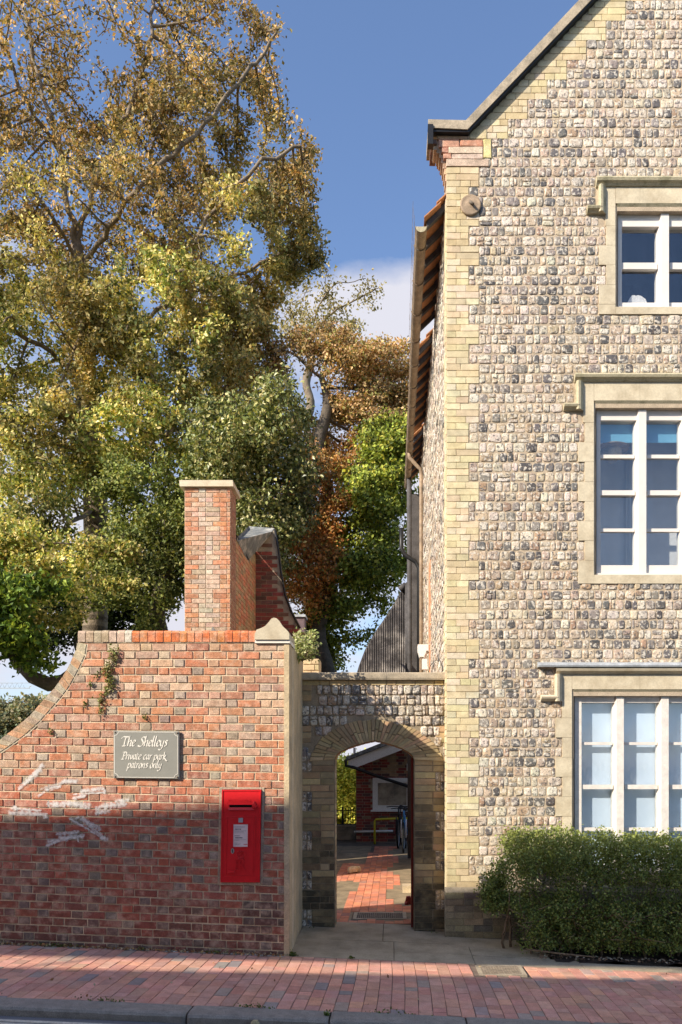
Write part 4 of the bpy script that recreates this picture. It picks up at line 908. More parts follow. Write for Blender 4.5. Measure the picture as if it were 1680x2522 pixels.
# windows
def ring(mb, x0, x1, z0, z1, t, y0, y1):
    mb.box(x0, x0+t, y0, y1, z0, z1); mb.box(x1-t, x1, y0, y1, z0, z1); mb.box(x0+t, x1-t, y0, y1, z0, z0+t); mb.box(x0+t, x1-t, y0, y1, z1-t, z1)
for w in WIN:
    kd = w['kind']; n = w['n']; x0, x1 = ub(w['x0']), ub(2*1641-w['x0']); z0, z1 = vb_(w['z0']), vb_(w['z1']); YG_ = YB+.115
    mat_w = MAT['white'] if kd != 'low' else MAT['white_old']
    m = MB(); pit = 112/218; pw = 80/218; fw = (w['bars'][0][0]-w['z1'])/218
    fx = (10 if kd == 'mid' else (10 if kd == 'top' else 16))/218; bx = (1483 if kd == 'mid' else 1536 if kd == 'top' else 1436)
    panes = []
    fo = YB+.03
    m.box(x0, ub(bx), fo+.03, fo+.14, z0, z1); m.box(2*XC-ub(bx), x1, fo+.03, fo+.14, z0, z1)
    zt_, zb_ = vb_(w['bars'][0][0]), vb_(w['bars'][-1][1])
    m.box(ub(bx), 2*XC-ub(bx), fo+.034, fo+.137, zt_, z1); m.box(ub(bx), 2*XC-ub(bx), fo+.034, fo+.137, z0+.03, zb_)
    m.box(x0-.01, x1+.01, fo-.005, fo+.14, z0, z0+.028)
    mw = (112-80 if kd != 'low' else 112-82)/218
    for i in range(n-1):
        c = ub(w['x0'])+ (x1-x0)/n*(i+1); m.prism([(c-mw*.5, fo+.10), (c-mw*.30, fo), (c+mw*.30, fo), (c+mw*.5, fo+.10), (c+mw*.5, fo+.138), (c-mw*.5, fo+.138)], z0+.03, z1-.004, 'z')
    cs = [(ub(bx) if i == 0 else x0+(x1-x0)/n*i+mw*.5, (2*XC-ub(bx)) if i == n-1 else x0+(x1-x0)/n*(i+1)-mw*.5) for i in range(n)]
    for i, (ca, cb) in enumerate(cs):
        for j in range(len(w['bars'])-1):
            zA, zB_ = vb_(w['bars'][j][1]), vb_(w['bars'][j+1][0]); meet = (j == (len(w['bars'])-1)//2)
            m.box(ca-.002, cb+.002, fo+(.045 if meet else .060)+.001*i, fo+.098, zB_+(.012 if False else 0), zA)
    wd = m.build('window', mat_w, hs)
    for i, (ca, cb) in enumerate(cs):
        if ca > 3.75: continue
        m = MB(); m.box(ca-.004, cb+.004, YG_, YG_+.003, zb_-.004, zt_+.004); m.build('pane', MAT['glass'] if kd != 'low' else MAT['glass_g'], wd)
    # stone surround
    m = MB(); hl = .016
    py = w['hood'][4]
    def sbox(a, b, za, zb, h=hl): m.box(a, b, YB-h, YB+.045, za, zb)
    ys_ = [w['hood'][4]]+[557+48.45*k for k in range(60) if w['hood'][5]+4 < 557+48.45*k < w['sill']-12]+[w['sill']]
    i0 = ub(w['ox0'])-.022
    for a_, b_ in zip(ys_[:-1], ys_[1:]):
        mid_ = (a_+b_)/2; bnd = math.floor((max(mid_, w['hood'][5]+10)-557)/48.45) % 2; ex = w['sx'][1] if bnd == 0 else w['sx'][0]
        if mid_ < w['hood'][5]: ex = w['hood'][2]
        if kd == 'top' and mid_ > 702: ex = w['sx'][0]
        for sd_ in (0, 1):
            a, b = ub(ex), i0
            if sd_: a, b = 2*XC-b, 2*XC-a
            sbox(a, b, vb_(b_)+.0015, vb_(a_)-.0015, hl+random.uniform(-.001, .001))
    lz0, lz1 = vb_(w['z1']), vb_(w['hood'][4])-.002
    xs_ = [i0+.002, XC-.3, XC+.5, 2*XC-i0-.002]
    for a, b in zip(xs_[:-1], xs_[1:]): m.box(a+.001, b-.001, YB-hl-.001, YB+.05, lz0+.075, lz1)
    m.box(i0+.002, 2*XC-i0-.002, YB-hl-.0015, YB+.05, vb_(w['sill'])+.001, z0-.002)
    for sd_ in (0, 1):      # inner chamfer of the jambs
        pts_ = [(i0, YB-hl+.001), (i0+.022, YB+.028), (i0+.022, YB+.10), (i0, YB+.10)]
        if sd_: pts_ = [(2*XC-a, b) for a, b in pts_][::-1]
        m.prism(pts_, z0-.001, lz0+.02, 'z')
    m.build('stone_surround', MAT['stone'], wd)
    m = MB(); m.prism([(YB-hl-.004, lz0+.075), (YB+.03, lz0+.004), (YB+.12, lz0+.004), (YB+.12, lz0+.074)], i0+.022, 2*XC-i0-.022, 'x'); m.build('lintel_chamfer', MAT['mossy'], wd)
    # hood mould
    h = w['hood']; m = MB()
    def mould(x0_, x1_, z0_, z1_, horiz=True):
        zc_ = z1_-z0_
        pr = [(YB, z0_), (YB-.030, z0_+zc_*.05), (YB-.045, z0_+zc_*.25), (YB-.070, z0_+zc_*.42), (YB-.080, z0_+zc_*.72), (YB-.062, z1_), (YB, z1_+.004)]
        m.prism(pr, x0_, x1_, 'x')
    mould(ub(h[1]), 2*XC-ub(h[1]), vb_(h[4]), vb_(h[3]))
    for sd_ in (0, 1):
        v0 = vb_(h[5])+.004
        a, b = ub(h[2])-.085, ub(h[2])
        pr = [(a, YB), (a, YB-.058), (a+.018, YB-.075), (a+.045, YB-.068), (a+.065, YB-.042), (b, YB-.026), (b, YB)]
        if sd_: pr = [(2*XC-p, y) for p, y in pr][::-1]
        m.prism(pr, v0, vb_(h[4])-.001, 'z')
        a, b = ub(h[0]), ub(h[2])-.060
        if sd_: a, b = 2*XC-b, 2*XC-a
        mould(a, b, v0, vb_(h[5]-16))
    m.build('hood_mould', MAT['mossy'] if kd != 'low' else MAT['stone'], wd)
    if kd == 'low':
        m = MB(); zt1 = vb_(1645)+.006; m.prism([(YB, zt1), (YB-.095, zt1-.006), (YB-.100, zt1+.012), (YB-.085, zt1+.035), (YB, zt1+.060)], ub(1323), 2*XC-ub(1323), 'x'); m.build('lead_flashing', MAT['lead'], wd)
        m = MB(); m.box(x0+.02, x1-.02, YG_+.066, YG_+.070, z0, z1); m.build('blind', MAT['blind'], wd)
    if kd == 'mid':
        m = MB(); m.box(x0+.02, x1-.02, YG_+.060, YG_+.064, vb_(1073), z1); m.build('blind', MAT['blind_b'], wd)
        m = MB()
        for k in range(24): xx = ub(1602)+k*.012; m.box(xx, xx+.0125, YG_+.75+.02*math.sin(k*1.7), YG_+.76+.02*math.sin(k*1.7), vb_(1400), vb_(1020))
        m.build('curtain', MAT['room'], wd)
    if kd == 'top':
        m = MB(); c = Vector((ub(1582), YG_+.16, vb_(736)))
        pr = [(-.17, -.05), (-.14, .0), (-.12, .045), (-.085, .115), (-.06, .145), (-.03, .150), (-.015, .141), (.01, .149), (.045, .142), (.07, .125), (.10, .105), (.12, .05), (.125, -.05)]
        m.prism([(c.x+a, c.z+b*1.05) for a, b in pr], YG_+.06, YG_+.24); m.build('gathered_cloth', MAT['cloth'], wd)
        m = MB(); m.prism([(ub(1655), vb_(745)), (ub(1662), vb_(732)), (ub(1672), vb_(722)), (ub(1690), vb_(716)), (ub(1720), vb_(722)), (ub(1735), vb_(745))], YG_+.30, YG_+.36); m.build('chair_back', MAT['lead'], wd)
# rooms behind the glass
m = MB(); m.box(XL+.3, XR-.3, YB+0.92, YB+1.0, 3.2, 6.4); m.build('inner_wall', MAT['room'], hs)
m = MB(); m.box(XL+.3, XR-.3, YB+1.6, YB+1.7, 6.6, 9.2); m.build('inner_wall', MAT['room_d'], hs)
for za_ in (3.0, 6.4): m = MB(); m.box(XL+.36, XR-.36, YB+WT+.01, YB+2.7, za_, za_+.19); m.build('floor_slab', MAT['room'], hs)
lc = P(1506, 1098, YB+.34)  # lamp hung inside, standing in for a lantern reflected in the glass
lp = empty('lantern_reflection', lc, 'brown shaded pendant lamp seen through the glass of the middle window', 'lamp')
m = MB(); m.lathe([(.03, .17), (.05, .16), (.055, .10), (.085, .085), (.095, .02), (.21, -.04), (.20, -.05), (.02, -.045)], lc, 'z', 24); m.build('lamp_shade', MAT['gutter'], lp)
m = MB(); m.lathe([(.12, -.05), (.125, -.09), (.09, -.16), (.03, -.20), (.001, -.205)], lc, 'z', 20); m.build('glass_bowl', MAT['coping'], lp)
m = MB(); m.tube([lc+Vector((0, 0, .17)), (lc.x, lc.y, 6.4)], .006, 6); m.build('flex', MAT['black'], lp)
# side wall, rear wall, roof
m = MB(); YE = YB+DEP; m.box(XL, XL+WT, YB+WT, YE, ZB, 8.35); m.box(XR-WT, XR, YB+WT, YE, ZB, 8.35); m.box(XL, XR, YE, YE+.3, ZB, 8.3); m.build('side_wall', MAT['gmortar'], hs)
frL = Fr((XL, 0, 0), (0, 1, 0), (0, 0, 1), (-1, 0, 0)); fs_ = MB(); qs = MB(); qs2 = MB(); rs_ = MB(); random.seed(88)
z = .05
while z < 8.3:
    y = YB+.235+(.11 if int(z/.222) % 2 else 0)
    while y < YE-.3:
        w = random.uniform(.09, .22)*(1 if y < YB+3 else 1.5); e = min(y+w, YE-.3)
        if not (YB+3.3 < y < YB+4.3 and z < 5.4): flint(fs_, frL, y+.004, e-.004, z+.004, z+.107, [6, 6, 4, 3, 1.5, 1, .6, 4, 2], H=random.uniform(.006, .016))
        y = e
    z += .111
fs_.build('side_flints', MAT['flint'], hs)
z = .02; k = 0
while z < 8.25:
    e = YB+(.225 if (k//3) % 2 == 0 else .335)
    block(qs, frL, jrect(YB+.002, YB+.10, z+.003, z+.071), .010, .004, jit(random.choice(QC), .1)); block(qs, frL, jrect(YB+.107, e-.004, z+.003, z+.071), .010, .004, jit(random.choice(QC), .1))
    for y0 in (YE-.22, ): block(qs2, frL, jrect(y0, y0+.2, z+.003, z+.071), .010, .004, jit((.55, .40, .24), .1))
    if z < 5.2:
        for y0 in (YB+3.3, YB+3.53): block(rs_, frL, jrect(y0, y0+.22, z+.003, z+.071), .014, .004, jit((.60, .26, .13), .15))
    z += .0741; k += 1
qs.build('side_corner_bricks', MAT['gault'], hs); qs2.build('side_corner_bricks', MAT['gault'], hs); rs_.build('red_brick_panel', MAT['brick'], hs)
m = MB(); m.box(XL-.05, XL+.002, YB+3.45, YB+3.75, 2.55, 2.85); m.build('wall_vent', MAT['iron'], hs)
ezo, ridge = 8.12, gz(XC)-.35
def roof_z(x): return ezo+(min(x, 2*XC-x)-(XL-.27))*(ridge-ezo)/(XC-(XL-.27))
m = MB()
for (ya, yb2, x0r) in ((YB+WT+.01, YE+.2, XL+.30), ):
    poly = [(x0r, roof_z(x0r)), (XC, roof_z(XC)), (2*XC-x0r, roof_z(x0r)), (2*XC-x0r, roof_z(x0r)-.12), (XC, roof_z(XC)-.12), (x0r, roof_z(x0r)-.12)]
    m.prism(poly, ya, yb2)
rf = m.build('roof', MAT['tile'], hs)
m = MB(); random.seed(51)      # overhanging eave tiles, with gaps where the eave is open
RUNS = ((YB+.06, 10.75), (11.15, 13.85), (14.15, YE))
for ya_, yb3 in RUNS:
  m = MB(); y = ya_
  while y < yb3:
        for k, (xo, w_) in enumerate(((XL-.25, .16), (XL-.11, .16), (XL+.03, .16), (XL+.17, .16))):
            j = random.uniform(-.004, .004); xa_, xb_ = xo, xo+w_+.03; zA, zB2 = roof_z(xa_)+.012*(k)+j, roof_z(xb_)+.012*k-.03+j
            tw = random.uniform(.01, .04)
            m.add([(xa_, y, zA+tw), (xa_, y+.155, zA-.01), (xb_, y+.155, zB2-.01), (xb_, y, zB2+tw), (xa_, y, zA-.016+tw), (xa_, y+.155, zA-.026), (xb_, y+.155, zB2-.026), (xb_, y, zB2-.016+tw)],
                  [(0, 1, 2, 3), (7, 6, 5, 4), (0, 4, 5, 1), (1, 5, 6, 2), (2, 6, 7, 3), (3, 7, 4, 0)], jit((.5, .3, .2)))
        y += .158
  m.build('eave_tiles', MAT['tile'], rf)
  y = ya_+.06
  while y < yb3-.05:
    m = MB(); m.prism([(XL-.22, roof_z(XL-.22)-.03), (XL+.32, roof_z(XL+.32)-.03), (XL+.32, roof_z(XL+.32)-.13), (XL+.0, roof_z(XL)-.12), (XL-.22, roof_z(XL-.22)-.10)], y, y+.06); m.build('rafter', MAT['timber'], rf)
    y += .33
# gutter
gx, gz_ = XL-.285, 8.045
m = MB(); k = 9; ysg = [YB+.06+i*.5 for i in range(int((DEP)/.5)+1)]
for (rr, sgn) in ((.062, 1), (.054, -1)):
    vs = []
    for yy in ysg:
        for j in range(k): t = math.pi+math.pi*j/(k-1); vs.append((gx+rr*math.cos(t), yy, gz_+rr*math.sin(t)-.012*(yy-YB)))
    m.add(vs, [(i*k+j, (i+1)*k+j, (i+1)*k+j+1, i*k+j+1) for i in range(len(ysg)-1) for j in range(k-1)], smooth=True)
m.tube([(gx-.061, ysg[0], gz_), (gx-.061, ysg[-1], gz_-.012*(ysg[-1]-YB))], .007, 6); m.tube([(gx+.061, ysg[0], gz_), (gx+.061, ysg[-1], gz_-.012*(ysg[-1]-YB))], .007, 6)
gt = m.build('gutter', MAT['gutter'], hs, fix=False)
m = MB()
vs = [(gx, YB+.058, gz_)]+[(gx+.063*math.cos(math.pi+math.pi*j/10), YB+.058, gz_+.063*math.sin(math.pi+math.pi*j/10)) for j in range(11)]
m.add(vs, [tuple(range(12))]); m.build('gutter_stop', MAT['mossy'], gt, fix=False)
yy = YB+.35
while yy < YE-.1:
    m = MB(); m.tube([(gx+.068*math.cos(math.pi+math.pi*j/8), yy, gz_-.012*(yy-YB)+.068*math.sin(math.pi+math.pi*j/8)) for j in range(9)], .009, 5); m.build('gutter_bracket', MAT['iron'], gt); yy += .62
m = MB()
for j in range(14): m.tube([(gx-.07-.02*math.sin(j), YB+.1+j*.22, gz_+.02), (gx-.09, YB+.1+j*.22+.05, gz_+.30*max(.1, 1-j/14))], .0016, 3)
m.tube([(gx-.09, YB+.1, gz_+.32), (gx-.085, YB+1.2, gz_+.22), (gx-.08, YB+3, gz_+.05)], .002, 3); m.tube([(gx-.075, YB+.1, gz_+.16), (gx-.07, YB+2.2, gz_+.09)], .0015, 3)
m.build('wire_guard', MAT['iron'], gt)
yd = 14.3; gzz = gz_-.012*(yd-YB)
m = MB(); m.tube([(gx, yd, gzz-.05), (gx, yd, gzz-.14), (gx+.05, yd, gzz-.19), (XL-.14, yd, gzz-.30), (XL-.07, yd, gzz-.36), (XL-.06, yd, gzz-.5), (XL-.06, yd, .1)], .036, 10); m.build('downpipe', MAT['gutter'], hs)
m = MB(); m.tube([(gx-.14, 15.1, 6.75), (gx-.14, 15.1, 6.35), (gx-.08, 15.1, 6.22), (XL-.14, 15.1, 6.08), (XL-.07, 15.1, 5.95), (XL-.07, 15.1, .1)], .045, 10); m.build('soil_pipe', MAT['black'], hs)
m = MB(); m.tube([(XL-.26, 15.5, 8.0), (XL-.24, 15.6, .1)], .05, 8); m.build('rear_downpipe', MAT['timber'], hs)
m = MB(); m.box(P(1004, 0, 15.95).x, XL-.02, 15.95, 16.05, -.1, 7.75); m.build('rear_return', MAT['timber'], hs)
# cctv-like floodlight and cable on the side wall
cl = P(1030, 1625, 13.2)
fl_ = empty('flood_light', (XL-.02, 13.2, 3.6), 'white security light fixed to the side of the flint house above the archway', 'light')
m = MB(); m.box(XL-.20, XL-.03, 12.1, 12.3, 3.80, 3.90); m.prism([(XL-.20, 3.80), (XL-.06, 3.80), (XL-.10, 3.70), (XL-.17, 3.70)], 12.1, 12.28); m.build('lamp_head', MAT['plastic_w'], fl_)
m = MB(); m.box(XL-.13, XL-.05, 12.12, 12.2, 3.50, 3.67); m.build('sensor', MAT['plastic_w'], fl_)
m = MB(); m.tube([(XL-.09, 12.15, 3.67), (XL-.06, 12.15, 3.75), (XL, 12.15, 3.8)], .01, 6); m.build('bracket', MAT['plastic_w'], fl_)
m = MB(); pts = [Vector((XL-.20, 8.9, 2.98)), Vector((XL-.16, 8.9, 3.10)), Vector((XL-.10, 8.9, 3.165)), Vector((XL-.04, 8.9, 3.15)), Vector((XL-.015, 8.9, 3.06)), Vector((XL-.012, 8.9, 2.98))]; m.tube(pts, .004, 6)
tag(m.build('loose_cable', MAT['black'], base=pts[0]), 'thin black cable looping above the right end of the arch coping', 'cable')

# ================================================================== TIMBER OUTBUILDING behind the house
tb = empty('timber_shed', (.0, 17.4, 0), 'dark vertical-boarded gable of an outbuilding beyond the house, above the archway', 'outbuilding')
YT = 17.3; pr = [(868, 1700), (878, 1660), (884, 1640), (899, 1600), (927, 1552), (958, 1508), (984, 1462), (1000, 1434), (1060, 1434), (1060, 1760), (868, 1760)]
m = MB(); Pp = [P(a, b, YT) for a, b in pr]; m.prism([(p.x, p.z) for p in Pp], YT, YT+.1); m.build('wall', MAT['timber'], tb)
m = MB(); x = Pp[0].x; random.seed(15)
def top_at(x):
    for i in range(len(Pp)-1):
        a, b = Pp[i], Pp[i+1]
        if a.x <= x <= b.x and b.x > a.x: return a.z+(b.z-a.z)*(x-a.x)/(b.x-a.x)
    return Pp[7].z
while x < .9:
    m.prism([(x, 3.0), (x+.028, 3.0), (x+.028, top_at(x+.014)-.01), (x, top_at(x)-.02)], YT-.025, YT-.0005, col=jit((.5, .5, .5), .3)); x += .052
m.build('board_battens', M('sun_streaked_boards', (.10, .09, .088), var=.5, vscale=3, fine=.3, bump=.4, tint=(.40, .36, .32), tintamt=.7, tscale=1.5), tb)  # pale tint paints sunlit streaks onto the dark boards
m = MB(); m.tube([P(1000, 1440, YT-.1), P(985, 1452, YT-.1)], .07, 6); m.tube([P(1003, 1437, YT-.15), P(1003, 1700, YT-.15)], .05, 6); m.build('drain_hopper', MAT['timber'], tb)

# ================================================================== COURTYARD HOUSE seen through the arch
YY = 19.8; yh = empty('yard_house', (.4, YY, 0), 'small brick house in the courtyard with white bargeboard and white window', 'house')
m = MB(); xl_, xr_ = P(877, 0, YY).x, 2.4; zl = P(0, 1862, YY).z; apx = P(1150, 0, YY).x
zap = P(0, 1862-(1150-877)*.36, YY).z
m.prism([(xl_, -.2), (xr_, -.2), (xr_, zap-.3), (apx, zap), (xl_, zl)], YY, YY+6); m.build('wall', MAT['mortar_dark'], yh)
frY = Fr((0, YY, 0), (1, 0, 0), (0, 0, 1), (0, -1, 0)); m = MB(); z = .02; r_ = 0; random.seed(61)
wx0, wx1, wz0, wz1 = P(918, 0, YY).x, P(1014, 0, YY).x, P(0, 1996, YY).z, P(0, 1916, YY).z
while z < 3.2:
    x = xl_+(.0 if r_ % 2 else -.055)
    while x < 1.9:
        e = x+(.112 if r_ % 2 and random.random() < .3 else .222); a, b = max(x, xl_), e; zc0 = z+.035
        cut = wx0-.02 < (a+b)/2 < wx1+.02 and wz0 < zc0 < wz1
        if b-a > .05 and not cut and zc0 < zl+.36*(a-xl_)-.02:
            soldier = wz1 < zc0 < wz1+.1 and wx0-.1 < (a+b)/2 < wx1+.1
            c = random.choices([(.26, .06, .045), (.20, .05, .045), (.12, .07, .06), (.30, .20, .12)], [4, 3, 2, 1 if zc0 < wz1+.1 else 7])[0]
            block(m, frY, jrect(a+.005, b-.005, z+.005, z+.070, .001), .008, .003, jit(c, .2))
        x = e
    z += .075; r_ += 1
m.build('brickwork', MAT['sooty'], yh)
m = MB(); ring(m, wx0, wx1, wz0, wz1, .10, YY-.03, YY+.05); ring(m, wx0+.10, wx1-.10, wz0+.10, wz1-.10, .035, YY-.015, YY+.05); m.box(wx0-.05, wx1+.05, YY-.09, YY+.0, wz0-.03, wz0+.012)
wy = m.build('window', MAT['plastic_w'], yh)
m = MB(); m.box(wx0+.13, wx1-.13, YY+.01, YY+.015, wz0+.13, wz1-.13); m.build('pane', MAT['glass_g'], wy)
m = MB()
for k in range(16): x = wx0+.12+k*.05; m.box(x, x+.051, YY+.10+.012*math.sin(k*2.1), YY+.12+.012*math.sin(k*2.1), wz0+.1, wz1-.1)
m.build('net_curtain', MAT['cloudgrey'], wy)
m = MB(); p0, p1 = P(858, 1889, YY-.35), P(980, 1842, YY-.35); d = (p1-p0); 
m.prism([(p0.x, p0.z), (p0.x+.09, p0.z-.06), (p0.x+.09+d.x*1.4, p0.z-.06+d.z*1.4), (p0.x+d.x*1.4+.0, p0.z+d.z*1.4+.17), (p0.x, p0.z+.17)], YY-.37, YY-.34); m.build('bargeboard', MAT['plastic_w'], yh)
m = MB(); m.prism([(p0.x-.06, p0.z+.17), (p0.x+d.x*1.4, p0.z+d.z*1.4+.172), (p0.x+d.x*1.4, p0.z+d.z*1.4+.30), (p0.x-.06, p0.z+.26)], YY-.42, YY+6); m.build('roof', MAT['slate'], yh)
m = MB(); m.tube([P(852, 1872, YY-.5), P(852, 1886, YY-.4), P(870, 1890, YY-.4), P(930, 1912, YY-.3), P(1018, 1941, YY-.12), P(1060, 1957, YY-.1)], .042, 8); m.build('rainwater_pipe', MAT['black'], yh)
m = MB(); m.box(P(1002, 0, YY).x, P(1030, 0, YY).x, YY-.05, YY, P(0, 1898, YY).z, P(0, 1881, YY).z); vt = m.build('vent', MAT['plastic_w'], yh)
m = MB(); m.lathe([(.07, 0), (.065, -.02), (.001, -.02)], (P(1012, 0, YY).x, YY-.05, P(0, 1889, YY).z), 'y', 14); m.build('vent_grille', MAT['lead'], vt)
m = MB(); m.tube([P(872, 2049, YY-.08), P(968, 2047, YY-.08)], .03, 8); m.build('waste_pipe', MAT['plastic_w'], yh)
m = MB(); m.box(P(872, 0, YY).x, P(878, 0, YY).x, YY-.4, YY-.36, P(0, 1866, YY).z, P(0, 1843, YY).z); m.build('roof_post', MAT['plastic_w'], yh)
# yellow rail
YR = 19.2; yr = empty('yellow_rail', P(923, 2080, YR), 'yellow painted hoop rail standing before the courtyard house', 'rail')
m = MB(); m.tube([P(923, 2083, YR), P(923, 2022, YR), P(926, 2018, YR), P(985, 2016, YR), P(1040, 2016, YR)], .028, 8); m.tube([P(1040, 2016, YR), P(1040, 2083, YR)], .028, 8); m.build('rail', MAT['yellow'], yr)
# railings and dark low wall on the left of the yard
m = MB(); YL = 20.5; lw = empty('low_wall', P(850, 2070, YL), 'dark low wall closing the far left of the courtyard', 'wall')
m.box(P(780, 0, YL).x, P(876, 0, YL).x, YL, YL+.25, -.1, P(0, 2036, YL).z); m.build('wall', MAT['mortar_dark'], lw)
m = MB(); m.box(P(780, 0, YL).x-.03, P(876, 0, YL).x, YL-.03, YL+.28, P(0, 2036, YL).z+.001, P(0, 2032, YL).z); m.build('coping', MAT['coping'], lw)
rl = empty('railings', P(855, 2036, YL+.1), 'thin black iron railings on the low wall in front of a sunlit hedge', 'railings')
m = MB()
for x in (829, 852, 858, 864, 870, 875): m.tube([P(x, 2036, YL+.1), P(x, 1992, YL+.1)], .010, 5)
m.build('bars', MAT['black'], rl)
m = MB(); m.tube([P(780, 1996, YL+.1), P(877, 1996, YL+.1)], .012, 5); m.tube([P(780, 2030, YL+.1), P(877, 2030, YL+.1)], .012, 5); m.build('rails', MAT['black'], rl)
m = MB(); m.box(P(841, 0, YL).x, P(846, 0, YL).x, YL+.05, YL+.12, P(0, 2055, YL).z, P(0, 1988, YL).z); m.build('post', MAT['black'], rl)
# bicycles
def bicycle(name, label, loc, rz, frame_mat, with_fork_white):
    o = empty(name, loc, label, 'bicycle', 'bicycles parked by the courtyard house'); L_ = Vector(loc)
    rot = Matrix.Rotation(rz, 4, 'Z')
    def g_(x, y, z): return L_+(rot @ Vector((x, y, z)))
    for yy in (-.52, .52):       # y is the bike's long direction, -y is towards the camera
        m = MB(); m.tube([g_(0, yy+.33*math.cos(2*math.pi*k/24), .34+.33*math.sin(2*math.pi*k/24)) for k in range(25)], .021, 7, caps=False); wh = m.build('wheel', MAT['rubber'], o)
        m = MB(); m.tube([g_(0, yy+.30*math.cos(2*math.pi*k/24), .34+.30*math.sin(2*math.pi*k/24)) for k in range(25)], .009, 5, caps=False)
        for k in range(12): m.tube([g_(0, yy, .34), g_(0, yy+.3*math.cos(2*math.pi*k/12), .34+.3*math.sin(2*math.pi*k/12))], .002, 3)
        m.build('rim', MAT['chrome'], wh)
    m = MB(); hd, bbk, st_ = g_(0, -.36, .82), g_(0, .08, .30), g_(0, .22, .80)
    for a, b, r in ((hd, bbk, .020), (hd, st_, .017), (st_, bbk, .017), (g_(0, -.33, .95), g_(0, -.38, .74), .021)): m.tube([a, b], r, 7)
    for sx in (-.05, .05): m.tube([bbk, g_(sx, .52, .34)], .010, 6); m.tube([st_, g_(sx, .52, .34)], .009, 6)
    m.build('frame', frame_mat, o)
    m = MB()
    for sx in (-.055, .055): m.tube([g_(sx, -.38, .74), g_(sx, -.42, .66), g_(sx, -.52, .34)], .016, 7)
    m.build('fork', MAT['plastic_w'] if with_fork_white else MAT['black'], o)
    m = MB(); m.tube([g_(-.30, -.22, .98), g_(-.18, -.34, 1.0), g_(0, -.36, .99), g_(.18, -.34, 1.0), g_(.30, -.22, .98)], .013, 7); m.tube([g_(0, -.34, .95), g_(0, -.36, .99)], .015, 6); m.build('handlebar', MAT['black'], o)
    m = MB(); m.tube([st_, g_(0, .25, .93)], .013, 6); m.tube([g_(0, .40, .95), g_(0, .30, .96), g_(0, .12, .94)], [.06, .05, .02], 8); m.build('saddle', MAT['black'], o)
    m = MB(); m.lathe([(.09, -.01), (.09, .0)], bbk+Vector((.04, 0, 0)), 'x', 14); m.tube([g_(.06, .08, .3), g_(.07, .16, .18)], .01, 5); m.tube([g_(-.06, .08, .3), g_(-.07, .0, .42)], .01, 5); m.build('crank', MAT['black'], o)
    return o
bicycle('bicycle', 'blue-framed bicycle with pale fork, nearest of the bicycles leaning by the courtyard house', (.30, 17.6, .02), R(-3.5), MAT['blue'], True)
bicycle('bicycle', 'black bicycle behind the blue one, turned handlebars showing at its left', (.20, 18.6, .02), R(-5), MAT['black'], False)
# small things in the yard
m = MB(); c = P(871, 2136, 13.6); 
for (dx, dz, s) in ((0, .05, 1.0), (.07, .03, .7), (-.06, .02, .6)): m.lathe([(.02, -.06), (.085*s, -.04), (.09*s, .02), (.06*s, .055), (.01, .06)], (c.x+dx, 13.6+dx, .07+dz*.3), 'z', 7, smooth=False)
tag(m.build('rubble_stone', MAT['render'], base=(c.x, 13.6, .02)), 'lump of rubble stone lying on the left edge of the brick path', 'stone')
m = MB(); c = P(1003, 2162, 11.4); m.box(c.x-.07, c.x+.06, 11.35, 11.6, .012, .12); tag(m.build('loose_block', MAT['render'], base=(c.x, 11.4, .01)), 'squared yellow stone block by the right jamb inside the archway', 'stone')
c = P(1010, 2195, 10.4); rd = empty('red_door_stop', (c.x, 10.4, .02), 'small red metal door stop on the ground inside the archway at right', 'door stop')
m = MB(); m.prism([(c.x-.075, .01), (c.x+.10, .01), (c.x+.09, .06), (c.x, .12), (c.x-.05, .115)], 10.35, 10.45); m.build('body', MAT['red_door'], rd)
m = MB(); m.tube([(c.x-.07, 10.34, .03), (c.x-.02, 10.33, .035)], .03, 7); m.build('foot', MAT['red_door'], rd)

# ================================================================== CHIMNEYED OUTHOUSE on the left
oh = empty('brick_outhouse', P(520, 1552, 12.1)-Vector((0, 0, 3.9)), 'old brick outhouse with a tall lichened chimney and slate valley roof behind the garden wall', 'outbuilding')
YC_ = 11.95; cx0, cx1 = P(455, 0, YC_).x, P(568, 0, YC_).x; ztop = P(0, 1202, YC_).z
m = MB(); m.box(cx0, cx1, YC_, YC_+.40, .2, ztop); ck = m.build('chimney', MAT['mortar'], oh)
m = MB(); z = ztop-.004; r_ = 0; random.seed(71); frC = Fr((0, YC_, 0), (1, 0, 0), (0, 0, 1), (0, -1, 0)); frCr = Fr((cx1, 0, 0), (0, 1, 0), (0, 0, 1), (1, 0, 0))
while z > 2.3:
    x = cx0; hdr = r_ % 2
    while x < cx1-.02:
        w = .113 if (hdr) else .225; e = min(x+w, cx1)
        if cx1-e < .05: e = cx1
        u = (x+e)/2-(cx0+cx1)/2+.02; lich = max(0, 1-abs(u)/.30)*.75+.45*noise.noise(Vector((x*5, z*3, 0)))
        c = random.choices([(.52, .22, .11), (.46, .20, .11), (.40, .22, .13), (.56, .28, .15)], [4, 3, 2, 2])[0]
        if lich > .25: c = lerp(c, random.choice([(.52, .48, .40), (.44, .41, .34), (.62, .57, .47)]), min(.85, lich))
        block(m, frC, jrect(x+.005, e-.005, z-.066, z), .009, .004, jit(c, .12)); x = e
        if random.random() < .75: hdr = not hdr
    y = YC_
    for q in (.12, .28): block(m, frCr, jrect(y+.004, YC_+q+.0-.004 if q == .12 else YC_+.39, z-.066, z), .006, .003, jit((.30, .14, .09), .15)); y = YC_+.12
    z -= .0765; r_ += 1
m.build('chimney_bricks', MAT['brick'], ck)
